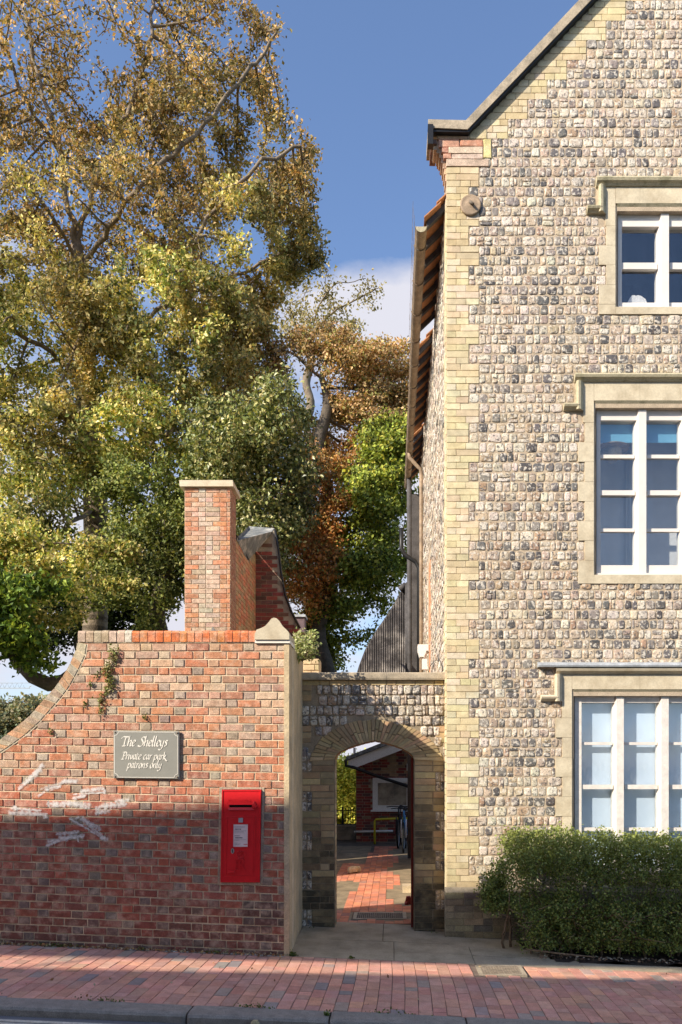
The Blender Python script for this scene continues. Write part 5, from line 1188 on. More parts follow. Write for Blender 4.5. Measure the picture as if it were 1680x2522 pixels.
m = MB(); z0c, z1c = P(0, 1201, YC_).z, P(0, 1186, YC_).z; m.prism([(cx0-.065, z0c), (cx1+.055, z0c), (cx1+.045, z1c), (cx0-.07, z1c)], YC_-.06, YC_+.50); m.build('chimney_cap', MAT['stone'], ck)
# walls receding from the chimney
XO = P(580.5, 0, YC_+.40).x
pa = [(12.35, P(0, 1318, 12.35).z), (13.38, P(0, 1378, 13.38).z), (14.13, P(0, 1356, 14.13).z)]
m = MB(); m.prism([(12.35, .2), (14.13, .2), (14.13, pa[2][1]), (13.38, pa[1][1]), (12.35, pa[0][1])], XO-.3, XO, 'x'); 
frO = Fr((XO, 0, 0), (0, 1, 0), (0, 0, 1), (1, 0, 0)); w1 = m.build('side_wall', MAT['mortar_dark'], oh)
m = MB(); z = 2.4; random.seed(81)
while z < 6.0:
    y = 12.36
    while y < 14.1:
        e = min(14.13, y+.2); t = pa[0][1]+(pa[1][1]-pa[0][1])*(y-12.35)/1.03 if y < 13.38 else pa[1][1]+(pa[2][1]-pa[1][1])*(y-13.38)/.75
        if z+.07 < t: block(m, frO, jrect(y+.004, e-.004, z, z+.066), .008, .003, jit(random.choice([(.44, .22, .11), (.50, .18, .10), (.38, .26, .14)]), .2))
        y = e
    z += .0765
m.build('side_bricks', MAT['brick'], oh)
YF = 14.131; gp_ = [(629, 1356), (675, 1305), (683, 1350), (691, 1414), (700, 1465), (717, 1510), (737, 1548), (737, 1640), (629, 1640)]; Gp = [P(a, b, YF) for a, b in gp_]
m = MB(); m.prism([(p.x, p.z) for p in Gp[:7]]+[(Gp[7].x, .2), (Gp[8].x, .2)], YF, YF+.35); m.build('gable_wall', MAT['mortar_dark'], oh)
m = MB(); frG = Fr((0, YF, 0), (1, 0, 0), (0, 0, 1), (0, -1, 0)); z = 3.4
def gtop(x):
    for i in range(6):
        if Gp[i].x <= x <= Gp[i+1].x: return Gp[i].z+(Gp[i+1].z-Gp[i].z)*(x-Gp[i].x)/(Gp[i+1].x-Gp[i].x)
    return 0
r_ = 0
while z < 6.3:
    x = Gp[0].x-(.1 if r_ % 2 else 0)
    while x < Gp[6].x:
        e = x+.21; a = max(x, Gp[0].x)
        if z+.05 < min(gtop(a+.01), gtop(min(e, Gp[6].x-.01))) and e-a > .04: block(m, frG, jrect(a+.004, e-.004, z, z+.066), .008, .003, jit(random.choice([(.26, .07, .05), (.22, .06, .05), (.16, .08, .06)]), .2))
        x = e
    z += .0765; r_ += 1
m.build('gable_bricks', MAT['sooty'], oh)
m = MB(); S4 = [P(584, 1324, 12.36), P(610, 1375, 13.37), P(676, 1301, 14.25), P(613, 1296, 14.9)]; S4b = [p-Vector((0, 0, .05)) for p in S4]
m.add(S4+S4b, [(0, 1, 2, 3), (7, 6, 5, 4), (0, 4, 5, 1), (1, 5, 6, 2), (2, 6, 7, 3), (3, 7, 4, 0)]); m.build('slate_roof', MAT['slate'], oh)
m = MB(); m.tube([p+Vector((.02, -.03, 0)) for p in Gp[1:7]], .022, 6); m.tube([Vector((XO+.01, 12.36, pa[0][1])), Vector((XO+.01, 13.38, pa[1][1]))], .018, 6); m.build('verge_board', MAT['black'], oh)
m = MB(); m.box(-3.8, XO-.02, 14.6, 22.5, .2, 5.15); m.build('rear_range', MAT['mortar_dark'], oh)
cd = empty('chimney_stub', P(740, 1560, 15.5), 'small dark chimney with a grey cap behind the outhouse roof', 'chimney'); YS = 15.5
m = MB(); m.box(P(728, 0, YS).x, P(750, 0, YS).x, YS, YS+.3, 2.0, P(0, 1520, YS).z); m.build('stack', M('dusky_brick', (.14, .10, .11), var=.3, vscale=9, bump=.4), cd)
m = MB(); m.box(P(725, 0, YS).x, P(753, 0, YS).x, YS-.04, YS+.34, P(0, 1520, YS).z+.001, P(0, 1514, YS).z); m.build('cap', MAT['lead'], cd)
m = MB(); m.prism([(uw(503), vw(1555)), (uw(526), vw(1555)), (uw(521), vw(1545)), (uw(510), vw(1532))], YW+.22, YW+.24); tag(m.build('slate_shard', MAT['slate'], base=(uw(515), YW+.23, vw(1555))), 'dark broken piece of slate standing on the brick wall coping', 'slate')

# ================================================================== VEGETATION
def grow(A, trunk, step, kill, infl, it=220, grav=.0, limbs=()):
    N_ = [np.array(p, float) for p in trunk]; par = [-1]+list(range(len(trunk)-1)); n0 = len(N_)
    for lb in limbs:
        prev = min(range(len(N_)), key=lambda i: np.linalg.norm(N_[i]-np.array(lb[0]))); last = N_[prev]
        for q in lb:
            q = np.array(q, float); kk = max(1, int(np.linalg.norm(q-last)/.3)); a = last
            for i in range(1, kk+1): N_.append(a+(q-a)*i/kk+np.random.normal(0, .04, 3)); par.append(prev); prev = len(N_)-1
            last = q
    X = np.array(N_); near = np.zeros(len(A), int); d = np.full(len(A), 1e9); alive = np.ones(len(A), bool)
    def upd(i0):
        nonlocal near, d
        for i in range(i0, len(N_)):
            dd = np.linalg.norm(A-N_[i], axis=1); mk = dd < d; near[mk] = i; d[mk] = dd[mk]
    upd(0)
    for _ in range(it):
        act = alive & (d < infl)
        if not act.any(): break
        idx = np.nonzero(act)[0]; src = near[idx]; Nn = np.array(N_); v = A[idx]-Nn[src]; v /= np.linalg.norm(v, axis=1)[:, None]+1e-9
        u, inv = np.unique(src, return_inverse=True); s = np.zeros((len(u), 3)); np.add.at(s, inv, v)
        s += np.random.normal(0, .25, s.shape); s[:, 2] += grav; s /= np.linalg.norm(s, axis=1)[:, None]+1e-9; k0 = len(N_)
        for j, i in enumerate(u): N_.append(Nn[i]+s[j]*step); par.append(int(i))
        upd(k0); nk = alive & (d < kill); alive[nk] = False
        if len(N_) > 14000: break
    return np.array(N_), np.array(par)
def tree_mesh(name, N_, par, r0, rbase, mat, parent, k=6, p=2.3, ntr=0):
    n = len(N_); acc = np.zeros(n); ch = np.zeros(n, int)
    for i in range(n-1, 0, -1):
        if ch[i] == 0: acc[i] = r0**p
        acc[par[i]] += acc[i]; ch[par[i]] += 1
    if acc[0] == 0: acc[0] = r0**p
    r = acc**(1/p); q = math.log(rbase/r0)/math.log(max(r[0]/r0, 1.01)); r = r0*(r/r0)**q; nt = ntr if ntr else 0; r[nt:] = np.where(r[nt:] > .04, .04+(r[nt:]-.04)*.42, r[nt:])
    I = np.arange(1, n); a, b = N_[par[I]], N_[I]; d = b-a; d /= np.linalg.norm(d, axis=1)[:, None]+1e-9
    ref = np.where(np.abs(d[:, 2:3]) < .9, np.array([[0, 0, 1.]]), np.array([[1., 0, 0]])); e = np.cross(d, ref); e /= np.linalg.norm(e, axis=1)[:, None]; f = np.cross(d, e)
    V = np.empty((len(I), 2*k, 3))
    ra = np.minimum(r[par[I]], r[I]*1.5)
    for j in range(k):
        t = 2*math.pi*j/k; o = e*math.cos(t)+f*math.sin(t); V[:, j] = a-d*r[I][:, None]*.2+o*ra[:, None]; V[:, k+j] = b+d*r[I][:, None]*.2+o*r[I][:, None]
    Q = np.array([[j, (j+1) % k, k+(j+1) % k, k+j] for j in range(k)]); Fq = (np.arange(len(I))[:, None, None]*2*k+Q[None]).reshape(-1, 4)
    np_mesh(name, V.reshape(-1, 3), Fq, np.full((len(Fq), 3), .5), mat, parent, smooth=True); return r, ch
def blobs(spec, Y):
    out = []
    for (cx, cy, rx, ry, dy, rd, w) in spec:
        c = P(cx, cy, Y+dy); s = (Y+dy)/F; out.append((np.array(c), np.array((rx*s, rd, ry*s)), w))
    return out
def sample(bl, n, fr=.45, cut=-.12):
    w = np.array([b[2] for b in bl], float); w /= w.sum(); res = []
    for b, k in zip(bl, (w*n).astype(int)):
        v = np.random.normal(0, 1, (k, 3)); v /= np.linalg.norm(v, axis=1)[:, None]; v *= np.random.uniform(.15, 1, (k, 1))**.45; res.append(b[0]+v*b[1])
    A = np.concatenate(res); return A[nzv(A, fr, 1.7)+.5*nzv(A, fr*2.2, 4.1) > cut]
def nzv(p, s, o=0): return np.array([noise.noise(Vector((x*s+o, y*s, z*s))) for x, y, z in p])
def tree(name, label, base, trunk, spec, Y, nattr, step, kill, infl, r0, rb_, nleaf, size, colf, spread, bark, leafmat, dens=None, cat='tree', up=.4, grav=0., group=None, seed=1, limbs=()):
    np.random.seed(seed); o = empty(name, base, label, cat, group); A = sample(blobs(spec, Y), nattr)
    if dens is not None:
        pass
    N_, par = grow(A, trunk, step, kill, infl, grav=grav, limbs=limbs); r, ch = tree_mesh('trunk', N_, par, r0, rb_, bark, o, ntr=len(trunk))
    tips = np.nonzero(r < r0*3.2)[0]; cand = N_[tips]; wts = np.ones(len(cand)) if dens is None else dens(cand)
    cl = nzv(cand, .9, 3.3); wts = wts*np.clip(1+1.6*cl, .15, 2.5); wts /= wts.sum()
    idx = np.random.choice(len(cand), nleaf, p=wts); pos = cand[idx]+np.random.normal(0, 1, (nleaf, 3))*np.asarray(spread)
    V, Q, C = leaves_at(pos, size, None, up, colf); np_mesh('crown', V, Q, C, leafmat, o); return o
def pick(cols, w, n): return np.array(cols)[np.random.choice(len(cols), n, p=np.array(w)/sum(w))]
# --- big sycamore
YT_ = 24.0
def syc_col(p):
    t = np.clip((p[:, 2]-12)/9+nzv(p, .3)*.9, 0, 1)[:, None]; np.random.seed(3)
    lo = pick([(.63, .55, .20), (.43, .44, .14), (.26, .31, .08), (.78, .64, .30), (.12, .16, .045)], [4, 4.4, 5, 2.6, 3], len(p)); kz = nzv(p, .75, 6)[:, None]; lo = lo*np.clip(1+kz*1.3, .4, 1.5)
    hi = pick([(.52, .34, .15), (.40, .30, .13), (.26, .22, .09), (.60, .38, .16), (.14, .12, .05)], [4, 4, 3.4, 3, 3], len(p))*np.clip(1+kz*1.1, .45, 1.4)
    return lo*(1-t)+hi*t
def syc_dens(p):
    px = PX+p[:, 0]*F/p[:, 1]; py = PY-(p[:, 2]-EYE)*F/p[:, 1]
    d = np.where(py < 620, .62, 1.0)*np.where((px < 300) & (py < 560), .7, 1.0)*np.where((px > 420) & (py > 330), 1.5, 1)*np.where(py < 130, .55, 1)
    hole = np.exp(-(((px-480)/70)**2+((py-560)/60)**2)); d *= 1-.85*hole
    hole = np.exp(-(((px-225)/70)**2+((py-560)/90)**2)); d *= 1-.45*hole
    hole = np.exp(-(((px-235)/45)**2+((py-1255)/60)**2)); d *= 1-.98*hole
    return d
spec = [(330, 1130, 140, 70, -2, 1.5, 2), (60, 250, 260, 300, 0, 3.2, 7), (330, 150, 260, 200, .5, 3, 6), (560, 120, 130, 130, .5, 2, 2.2), (600, 270, 120, 120, .5, 2.2, 2.5), (460, 380, 230, 200, 0, 3, 7), (690, 440, 115, 110, 0, 2, 3), (700, 590, 110, 75, 0, 2, 2.5),
        (560, 640, 170, 140, -1, 2.5, 4), (250, 620, 320, 200, -1, 3, 8), (-120, 500, 220, 350, 0, 3, 5), (80, 850, 300, 200, -2, 2.8, 8), (420, 850, 250, 200, -2, 2.6, 7), (600, 900, 100, 170, -1, 2, 3), (-60, 1080, 240, 160, -2, 2.5, 4.5), (250, 1060, 260, 110, -2.5, 2.2, 5), (520, 1050, 150, 110, -1.5, 2, 3),
        (120, 1410, 190, 85, -3.5, 1.6, 3.4), (40, 1290, 140, 70, -3, 1.6, 2), (230, 1370, 110, 60, -3.5, 1.2, 3), (200, 1450, 120, 50, -3, 1.2, 1.5), (130, 1190, 120, 60, -2.5, 1.4, 2)]
tr0 = P(232, 1700, YT_); trk = [Vector((tr0.x, YT_, .3))]+[P(a, b, YT_) for a, b in ((232, 1600), (236, 1500), (238, 1400), (237, 1320), (236, 1250), (232, 1180), (222, 1100), (215, 1020), (212, 940), (208, 860), (200, 780), (195, 700), (190, 620), (186, 560))]
ext = []
for a, b in zip(trk[:-1], trk[1:]):
    k = max(1, int((b-a).length/.3)); ext += [a.lerp(b, i/k) for i in range(k)]
ext.append(trk[-1])
LIMBS = [[P(a, b, YT_+d*.8-1.3*min(1, i/1.5)) for i, (a, b, d) in enumerate(l)] for l in (
    [(190, 620, 0), (165, 480, .3), (150, 380, .6), (110, 250, 1), (80, 120, 1.2), (50, -20, 1.4)], [(150, 380, .6), (60, 250, .2), (20, 130, 0), (-20, 60, 0)], [(192, 640, 0), (120, 520, -.5), (50, 440, -1), (-40, 380, -1.2)],
    [(188, 600, 0), (230, 470, .4), (290, 330, .6), (330, 240, .8), (370, 110, 1), (380, -30, 1.2)], [(195, 680, 0), (265, 560, -.6), (350, 450, -.8), (470, 340, -.6), (560, 240, -.3), (650, 130, 0), (690, 60, 0)],
    [(205, 800, 0), (330, 700, -.8), (460, 660, -1), (500, 560, -1), (560, 470, -.8), (650, 400, -.5), (740, 360, -.2)], [(208, 860, 0), (330, 800, .6), (480, 720, .9), (620, 660, 1), (720, 610, 1)], [(212, 940, 0), (100, 850, -1), (0, 800, -1.4), (-80, 760, -1.6)],
    [(232, 1180, 0), (330, 1110, -.8), (430, 1060, -1.2), (520, 1020, -1.4)], [(236, 1250, 0), (170, 1290, -1.4), (90, 1350, -2.4), (40, 1400, -3)], [(200, 700, 0), (250, 760, -1.6), (180, 860, -2.2)])]
tree('sycamore_tree', 'huge autumn sycamore with brown upper boughs and yellow-green lower leaves, filling the upper left', (tr0.x, YT_, .3), ext, spec, YT_, 9500, .30, .40, 3.8, .012, .38, 200000, (.06, .175), syc_col, (.155, .155, .13), MAT['bark'], MAT['leaf'], syc_dens, seed=5, up=.55, limbs=LIMBS)
# --- shaded undergrowth, evergreen, autumn beeches etc.
def cf(cols, w, s=.5, lo=.55):
    def f(p):
        return pick(cols, w, len(p))*np.clip(1+nzv(p, s, 9)*.6, lo, 1.5)[:, None]
    return f
DG = cf([(.035, .06, .015), (.055, .085, .02), (.09, .13, .03), (.16, .19, .05)], [4, 4, 3, 1.5])
def simple_tree(name, label, px, Y, spec, nattr, nleaf, size, colf, rb_=.2, cat='tree', leafmat=None, bark=None, step=.3, kill=.45, spread=(.22, .22, .2), zb=0.3, top=None, seed=1, group=None, r0=.010, up=.4, dens=None, infl=4.0):
    x = P(px, 0, Y).x; cy = spec[0][1] if top is None else top; zt_ = P(px, cy, Y).z; k = max(3, int((zt_-zb)/.3)); trk = [Vector((x+.15*math.sin(i*.7+px), Y, zb+(zt_-zb)*i/k)) for i in range(k+1)]
    return tree(name, label, (x, Y, zb), trk, spec, Y, nattr, step, kill, infl, r0, rb_, nleaf, size, colf, spread, bark or MAT['bark_d'], leafmat or MAT['leaf'], cat=cat, seed=seed, group=group, up=up, dens=dens)
simple_tree('evergreen_tree', 'dense dark holm oak with pale glossy leaves standing behind the outhouse chimney', 640, 18.5, [(650, 1180, 125, 190, 0, 2, 6), (690, 1030, 80, 90, 0, 1.6, 2),  (600, 1400, 110, 160, 0, 2, 4), (560, 1150, 90, 160, 0, 2, 3), (680, 1300, 55, 120, 0, 1.2, 1.6)], 1600, 42000, (.075, .135),
            cf([(.15, .18, .05), (.25, .27, .085), (.38, .36, .14), (.07, .09, .025), (.50, .44, .20)], [4, 4, 3, 4, 1.2]), .25, leafmat=MAT['leaf_g'], seed=2, step=.24, kill=.36, spread=(.17, .17, .15))
simple_tree('shade_tree', 'shadowy green tree behind the sycamore trunk, above the wall coping', 400, 19.5, [(370, 1330, 110, 200, 0, 1.4, 5), (460, 1250, 80, 220, 0, 1.4, 4), (330, 1480, 120, 100, 0, 1.4, 3), (310, 1200, 80, 100, 0, 1.4, 2.4)], 1300, 32000, (.07, .14),
            cf([(.14, .18, .04), (.24, .27, .07), (.36, .35, .11), (.07, .09, .022)], [4, 4, 3, 3]), .22, seed=3, step=.24, kill=.36, spread=(.16, .16, .14))
simple_tree('low_maple', 'bright green leafy maple hanging low at the left edge behind the curved wall', -60, 16, [(20, 1560, 110, 95, 0, 1.2, 4), (90, 1480, 140, 60, 0, 1.3, 2.4), (-60, 1480, 120, 120, 0, 1.5, 3), (60, 1620, 60, 40, 0, .8, 1)], 500, 9000, (.10, .17),
            cf([(.10, .17, .03), (.18, .26, .04), (.28, .34, .05), (.05, .08, .015)], [4, 4, 2.5, 3]), .22, seed=4, step=.22, kill=.35, spread=(.15, .15, .13), top=1580)
simple_tree('field_maple', 'low golden-green maple boughs spreading across the foot of the sycamore trunk', -90, 17.5, [(150, 1415, 190, 70, 0, 1.0, 5), (260, 1375, 85, 45, 0, .8, 1.6), (60, 1340, 130, 55, 0, 1, 2), (-60, 1400, 110, 90, 0, 1, 2), (170, 1470, 110, 40, .2, .8, 1.4)], 900, 19000, (.06, .14),
            cf([(.66, .58, .20), (.46, .46, .13), (.28, .33, .07), (.76, .60, .26), (.14, .18, .04)], [4, 4, 3, 2, 3]), .2, seed=24, step=.2, kill=.3, spread=(.13, .13, .10), top=1420, bark=MAT['bark'], infl=5)
simple_tree('dark_yew', 'nearly black yew filling the gap under the sycamore at left', 210, 27, [(180, 1500, 230, 110, 0, 1.5, 5), (300, 1450, 160, 120, 0, 1.5, 3), (60, 1450, 130, 90, 0, 1.5, 2)], 800, 22000, (.12, .2), cf([(.02, .03, .01), (.035, .05, .014), (.06, .08, .02)], [4, 4, 2]), .3, seed=14, step=.35, kill=.5)
m = MB(); m.tube([P(-60, 1480, 17), P(10, 1560, 17), P(40, 1625, 17), P(80, 1668, 17), P(120, 1685, 17), P(160, 1680, 17.2), P(215, 1640, 17.6), P(235, 1600, 18.5)], [.10, .13, .14, .15, .17, .19, .2, .22], 10)
tag(m.build('fallen_bough', MAT['bark_d'], base=P(150, 1690, 17)), 'thick dark bough curving down behind the ramp of the brick wall', 'branch')
def ORG(p):
    py = PY-(p[:, 2]-EYE)*F/p[:, 1]; t = np.clip((py-1030)/150+nzv(p, .3)*.8, 0, 1)[:, None]
    hi = pick([(.52, .34, .17), (.42, .31, .14), (.36, .21, .10), (.27, .26, .08), (.60, .42, .22), (.16, .12, .06)], [4, 4, 3, 3, 2, 2], len(p)); lo = pick([(.80, .36, .11), (.68, .36, .12), (.52, .22, .08), (.36, .31, .09), (.82, .48, .16), (.18, .12, .05)], [4, 3, 3, 3, 2, 2], len(p))
    return (hi*(1-t)+lo*t)*np.clip(1+nzv(p, .45, 9)*.9, .45, 1.4)[:, None]
simple_tree('copper_beech', 'orange-brown beech in autumn leaf beyond the passage, left of the gutter', 795, 22.5, [(740, 930, 90, 100, 1, 1.8, 3.5), (850, 940, 120, 100, 1, 2, 5), (975, 940, 80, 90, 1, 1.6, 3), (800, 1090, 110, 120, .5, 1.6, 4), (950, 1060, 100, 80, 1, 1.8, 3), (770, 1260, 95, 160, -1.2, 1.5, 5), (770, 1420, 70, 110, -.5, 1.2, 2.6), (715, 1360, 55, 120, -1, 1, 2)], 2900, 62000, (.065, .135), ORG, .26, step=.23, kill=.34, spread=(.17, .17, .13), seed=6, r0=.009, infl=4, zb=0)
simple_tree('green_beech', 'green-leaved beech low beyond the passage, beside the flint house gutter', 800, 24, [(915, 1230, 85, 150, -1.5, 1.6, 5), (970, 1130, 85, 90, -1.5, 1.4, 2.6), (980, 1300, 60, 140, -1, 1.3, 2.4), (900, 1400, 90, 120, -1.5, 1.5, 3.6), (850, 1560, 120, 90, -1, 1.5, 2.8), (750, 1590, 90, 70, 0, 1.4, 1.5)], 2000, 38000, (.095, .165),
            cf([(.24, .30, .05), (.36, .41, .07), (.14, .18, .035), (.56, .52, .11), (.07, .09, .02)], [4, 4, 3, 2.4, 3]), .26, step=.27, kill=.4, spread=(.19, .19, .15), seed=7, r0=.010, infl=4, zb=0)
simple_tree('sparse_ash', 'nearly bare pale-twigged tree standing against the cloud', 760, 48, [(800, 740, 100, 55, 0, 3, 4), (740, 790, 60, 70, 0, 3, 2), (900, 720, 50, 25, 0, 2, 1), (850, 830, 60, 30, 0, 2, 1)], 330, 3600, (.16, .26), cf([(.44, .36, .17), (.34, .30, .14), (.26, .22, .10)], [3, 3, 2]), .28, step=.4, kill=.6, spread=(.3, .3, .25), bark=MAT['bark'], seed=8, r0=.022, top=860, infl=7)
simple_tree('hazy_willow', 'pale olive bushy tree far off beyond the curved wall ramp', 30, 70, [(90, 1760, 80, 60, 0, 4, 3), (0, 1790, 80, 55, 0, 4, 3), (-60, 1800, 70, 70, 0, 4, 2), (50, 1830, 90, 60, 0, 4, 2)], 500, 20000, (.28, .5), cf([(.30, .27, .14), (.22, .24, .13), (.36, .29, .17), (.16, .20, .12)], [3, 3, 2, 2]), .4, step=.7, kill=1.1, spread=(.5, .5, .4), seed=9, zb=-.9, r0=.03, infl=9)
simple_tree('distant_lime', 'grey-green crown half hidden under the willow at the left edge', -20, 60, [(-10, 1850, 90, 50, 0, 3, 2), (-90, 1850, 80, 60, 0, 3, 2)], 200, 9000, (.26, .42), cf([(.20, .25, .17), (.28, .30, .20), (.14, .18, .10)], [3, 3, 2]), .3, step=.7, kill=1.1, spread=(.5, .5, .4), seed=10, zb=-.9, r0=.03, infl=9)
# sunlit hedge seen through the arch
np.random.seed(33); C = [P(np.random.uniform(800, 900), np.random.uniform(1878, 2060), 27+np.random.uniform(-.8, .8)) for _ in range(700)]
hh = empty('laurel_hedge', P(850, 2060, 27), 'sunlit yellow-green hedge seen through the archway behind the railings', 'hedge')
V_, Q_, C_ = leaf_cloud(C, 20000, (.2, .25, .2), (.07, .13), [(.70, .66, .10), (.54, .58, .09), (.80, .68, .14), (.32, .38, .06)], up=.7); np_mesh('foliage', V_, Q_, C_, MAT['leaf'], hh)
m = MB()
for k in range(12): b0 = P(808+k*8, 2075, 27); m.tube([b0, b0+Vector((random.uniform(-.3, .3), 0, 1.2)), b0+Vector((random.uniform(-.5, .5), .1, 2.4))], [.04, .03, .01], 5)
m.build('stem', MAT['twig'], hh)
# crane far off
cr = empty('tower_crane', P(-60, 1690, 300)-Vector((0, 0, 40)), 'faint distant crane jib at the far left above the horizon trees', 'crane')
m = MB(); zj = P(0, 1695, 300).z; xj0, xj1 = P(-260, 0, 300).x, P(73, 0, 300).x
m.box(xj0, xj1, 299.8, 300.2, zj-.15, zj+.15); m.box(xj0, xj1, 299.8, 300.2, zj+2.0, zj+2.15)
x = xj0
while x < xj1-2: m.tube([(x, 300, zj), (x+1, 300, zj+2), (x+2, 300, zj)], .07, 4); x += 2
m.build('jib', MAT['lead'], cr)
m = MB(); m.box(P(-165, 0, 300).x-.8, P(-165, 0, 300).x+.8, 299.2, 300.8, -.9, zj); m.build('mast', MAT['lead'], cr)

# --- hedge by the house
np.random.seed(12); random.seed(12)
hx = empty('box_hedge', (2.3, 8.0, -.05), 'bushy dark green box hedge planted under the ground floor window', 'hedge')
def hedge_surf(x):      # half depth and height along x
    n1 = noise.noise(Vector((x*2.3, 0, 0))); return 7.98+.02*n1, .36+.05*n1, 1.275+.03*noise.noise(Vector((x*3.1, 4, 0)))
pts = []; x0h, x1h = ub(1205), 4.4
while len(pts) < 3600:
    x = random.uniform(x0h-.03, x1h); cy, hd, ht = hedge_surf(x); f = min(1, max(.0, (x-x0h+.12)/.32))
    ang = random.uniform(0, math.pi*2); r_ = random.random()**.35
    zc_ = .62; hz = (ht-.05)/2; y = cy+hd*f**.5*math.copysign(abs(math.cos(ang))**.55, math.cos(ang))*r_; z = .05+hz+hz*math.copysign(abs(math.sin(ang))**.55, math.sin(ang))*r_
    if x < x0h+.10 and z > .95: continue
    if x < x0h+.25 and z < .38+.5*(x0h+.25-x): continue
    if noise.noise(Vector((x*5.5, y*5, z*5.5))) < -.30 and z < .95: continue
    if y > YB-.06: continue
    pts.append((x, y, z+zs(x)*.7))
for _ in range(150): pts.append((random.uniform(ub(1178), ub(1230)), random.uniform(7.85, 8.2), random.uniform(.38, .72)))
pts = np.array(pts); n = 82000; idx = np.random.randint(0, len(pts), n); pos = pts[idx]+np.random.normal(0, 1, (n, 3))*np.array((.036, .036, .036)); pos = pos[pos[:, 1] < YB-.03]
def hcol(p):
    c = pick([(.12, .18, .045), (.17, .23, .055), (.24, .29, .075), (.07, .10, .028), (.33, .35, .11)], [4, 5, 3, 3, 1.2], len(p)); t = np.clip((p[:, 2]-.85)*2.2, 0, .6)[:, None]; return c*(1-t)+np.array([(.34, .38, .10)])*t  # leaves yellower and paler with height: sunlit hedge top painted in
V_, Q_, C_ = leaves_at(pos, (.017, .034), None, .35, hcol, wid=.75); np_mesh('foliage', V_, Q_, C_, MAT['hleaf'], hx)
m = MB()
for k in range(26):
    x = x0h+.1+k*.115+random.uniform(-.04, .04); p = Vector((x, 7.95+random.uniform(-.12, .2), zs(x))); L_ = [p]; d = Vector((random.uniform(-.4, .4), random.uniform(-.25, .1), 1))
    for s in range(7): p = p+d.normalized()*random.uniform(.08, .14); d += Vector((random.uniform(-.5, .5), random.uniform(-.25, .2), random.uniform(-.1, .3))); L_.append(p.copy())
    m.tube(L_, [.016, .014, .012, .010, .008, .006, .005, .004], 6)
    for q in (2, 3, 4):
        b0 = L_[q]; m.tube([b0, b0+Vector((random.uniform(-.12, .12), -.12, random.uniform(-.02, .1))), b0+Vector((random.uniform(-.2, .2), -.22, random.uniform(0, .2)))], [.007, .005, .003], 5)
m.build('stems', MAT['twig'], hx)

# --- small litter and weeds
np.random.seed(77); random.seed(77)
pos = []
for _ in range(520):
    x = np.random.uniform(-4.4, -1.05); pos.append((x, 7.37-abs(np.random.normal(0, .018)), zs(x)+.012+abs(np.random.normal(0, .006))))
for _ in range(46): x = np.random.uniform(-4.2, 3.6); pos.append((x, np.random.uniform(5.78, 7.3), zs(x)+.012))
V_, Q_, C_ = leaves_at(np.array(pos), (.015, .045), [(.36, .17, .07), (.44, .28, .12), (.20, .10, .05), (.50, .40, .25)], .3)
tag(np_mesh('fallen_leaves', V_, Q_, C_, MAT['stuff'], base=(-2.5, 7.36, .1)), 'dry brown leaves drifted along the foot of the brick wall', 'leaves', kind='stuff')
pos = []
for cx_, cy_, sx_, n_ in [(-3.9, 7.36, .08, 60), (-3.3, 7.36, .12, 130), (-2.45, 7.36, .02, 40), (-1.75, 7.36, .10, 90), (-.98, 7.42, .02, 160), (-3.35, 5.75, .16, 160), (-2.2, 5.75, .12, 60), (-1.05, 5.75, .08, 60), (.0, 5.75, .1, 50), (-1.0, 7.40, .02, 60), (.5, 8.62, .03, 60), (-.92, 8.6, .05, 60), (-.49, 5.64, .01, 60), (-.40, 7.39, .015, 30)]:
    for _ in range(n_): x = np.random.normal(cx_, sx_); pos.append((x, cy_+np.random.normal(0, .012), zs(x)+abs(np.random.normal(0, .014))+.006))
V_, Q_, C_ = leaves_at(np.array(pos), (.012, .028), GRN, .3); tag(np_mesh('weeds', V_, Q_, C_, MAT['leaf'], base=(-2, 6.5, 0)), 'small green weeds and moss in the pavement joints and wall foot', 'weeds', kind='stuff')
m = MB()
for _ in range(200): x = random.uniform(-2.2, -1.05) if _ < 90 else random.uniform(-4.3, -1.1); r_ = random.uniform(.006, .016); m.lathe([(r_*.5, -.003), (r_, .003), (r_*.5, r_*.8)], (x, 7.37-random.uniform(0, .03), zs(x)+.003), 'z', 6, jit((.36, .33, .28), .3), False)
for _ in range(260): x = random.uniform(1.5, 3.6); r_ = random.uniform(.005, .018); m.lathe([(r_*.5, -.003), (r_, .003), (r_*.5, r_*.6)], (x, random.uniform(7.62, 7.8), zs(x)+.035), 'z', 6, jit(random.choice([(.10, .06, .04), (.20, .13, .08), (.40, .34, .26)]), .3), False)
tag(m.build('gravel', MAT['stuff'], base=(-1.5, 7.36, 0)), 'loose pebbles and bark chips along the wall foot and hedge bed', 'gravel', kind='stuff')
m = MB(); m.lathe([(.02, 0), (.035, .02), (.02, .04)], (-1.0, 5.50, zs(-1)-.05), 'z', 6, (.44, .36, .2), False); tag(m.build('dead_leaf', MAT['stuff'], base=(-1.0, 5.5, zs(-1)-.06)), 'single curled pale leaf lying in the gutter by the kerb', 'leaf')
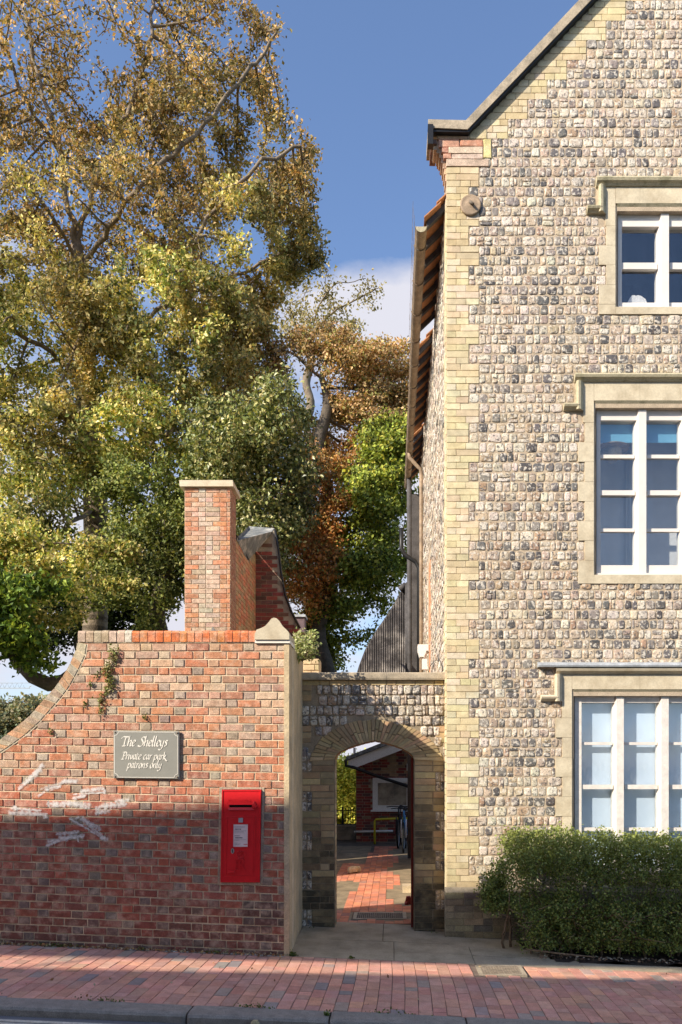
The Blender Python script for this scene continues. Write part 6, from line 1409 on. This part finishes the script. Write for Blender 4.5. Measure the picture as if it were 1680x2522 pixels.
m = MB(); m.tube([(1.38, 7.74, .01), (1.7, 7.68, -.02), (2.05, 7.66, -.05)], [.012, .01, .006], 6); tag(m.build('dry_stick', MAT['twig'], base=(1.6, 7.68, -.04)), 'thin reddish stick lying on the soil edge before the hedge', 'stick')

# ================================================================== BUILDING ACROSS THE STREET (behind the viewer): unseen, added with a slotted screen to cast the street's shade
ob = empty('shade_terrace', (-13, -3.2, .3), 'rendered flat-roofed terrace across the street, with a boarded roof screen', 'building')
KS = -SUN.z/SUN.y; HS = SUN.x/SUN.y; YO = -3.0; XS = -HS*(7.07-YO)
def tilt(x): return .055*(x-XS)
xa2, xb2 = -26.0, 3.0
zg0, zg1, ztp = KS*(6.84-YO), KS*(7.31-YO), 1.57+KS*(YW-YO)+.055*.9
def tprism(mb, z0, z1, y0, y1, t0=True, t1=True):
    vs = [(x, y, z+(tilt(x) if tt else 0)) for (z, tt) in ((z0, t0), (z1, t1)) for x in (xa2, xb2) for y in (y0, y1)]; mb.add(vs, [(0, 1, 3, 2), (4, 6, 7, 5), (0, 4, 5, 1), (2, 3, 7, 6), (0, 2, 6, 4), (1, 5, 7, 3)])
m = MB(); tprism(m, -.9, zg0, YO-.3, YO, False, True); m.box(xa2, xb2, YO-7, YO-.3, -.9, zg0-2); m.build('wall', M('dark_stock_brick', (.34, .28, .23), var=.2, bump=.2), ob)
m = MB(); tprism(m, zg1, ztp, YO-.04, YO); m.build('shade_screen', MAT['timber'], ob)  # added screen; the slot beneath shapes the lit strip on the pavement
m = MB(); x = xa2+.5
while x < xb2: m.box(x, x+.03, YO+.01, YO+.04, zg0-.5+tilt(x), ztp-.05+tilt(x)); x += 5.0
m.build('shade_screen_posts', MAT['iron'], ob)
for k in range(8):
    for z in (1.0, 4.0, 6.8):
        m = MB(); x = xa2+1.5+k*3.3; m.box(x, x+1.1, YO+.01, YO+.03, z, z+1.6); wi = m.build('window', MAT['white'], ob); m = MB(); m.box(x+.08, x+1.02, YO+.035, YO+.04, z+.08, z+1.52); m.build('pane', MAT['room_d'], wi)
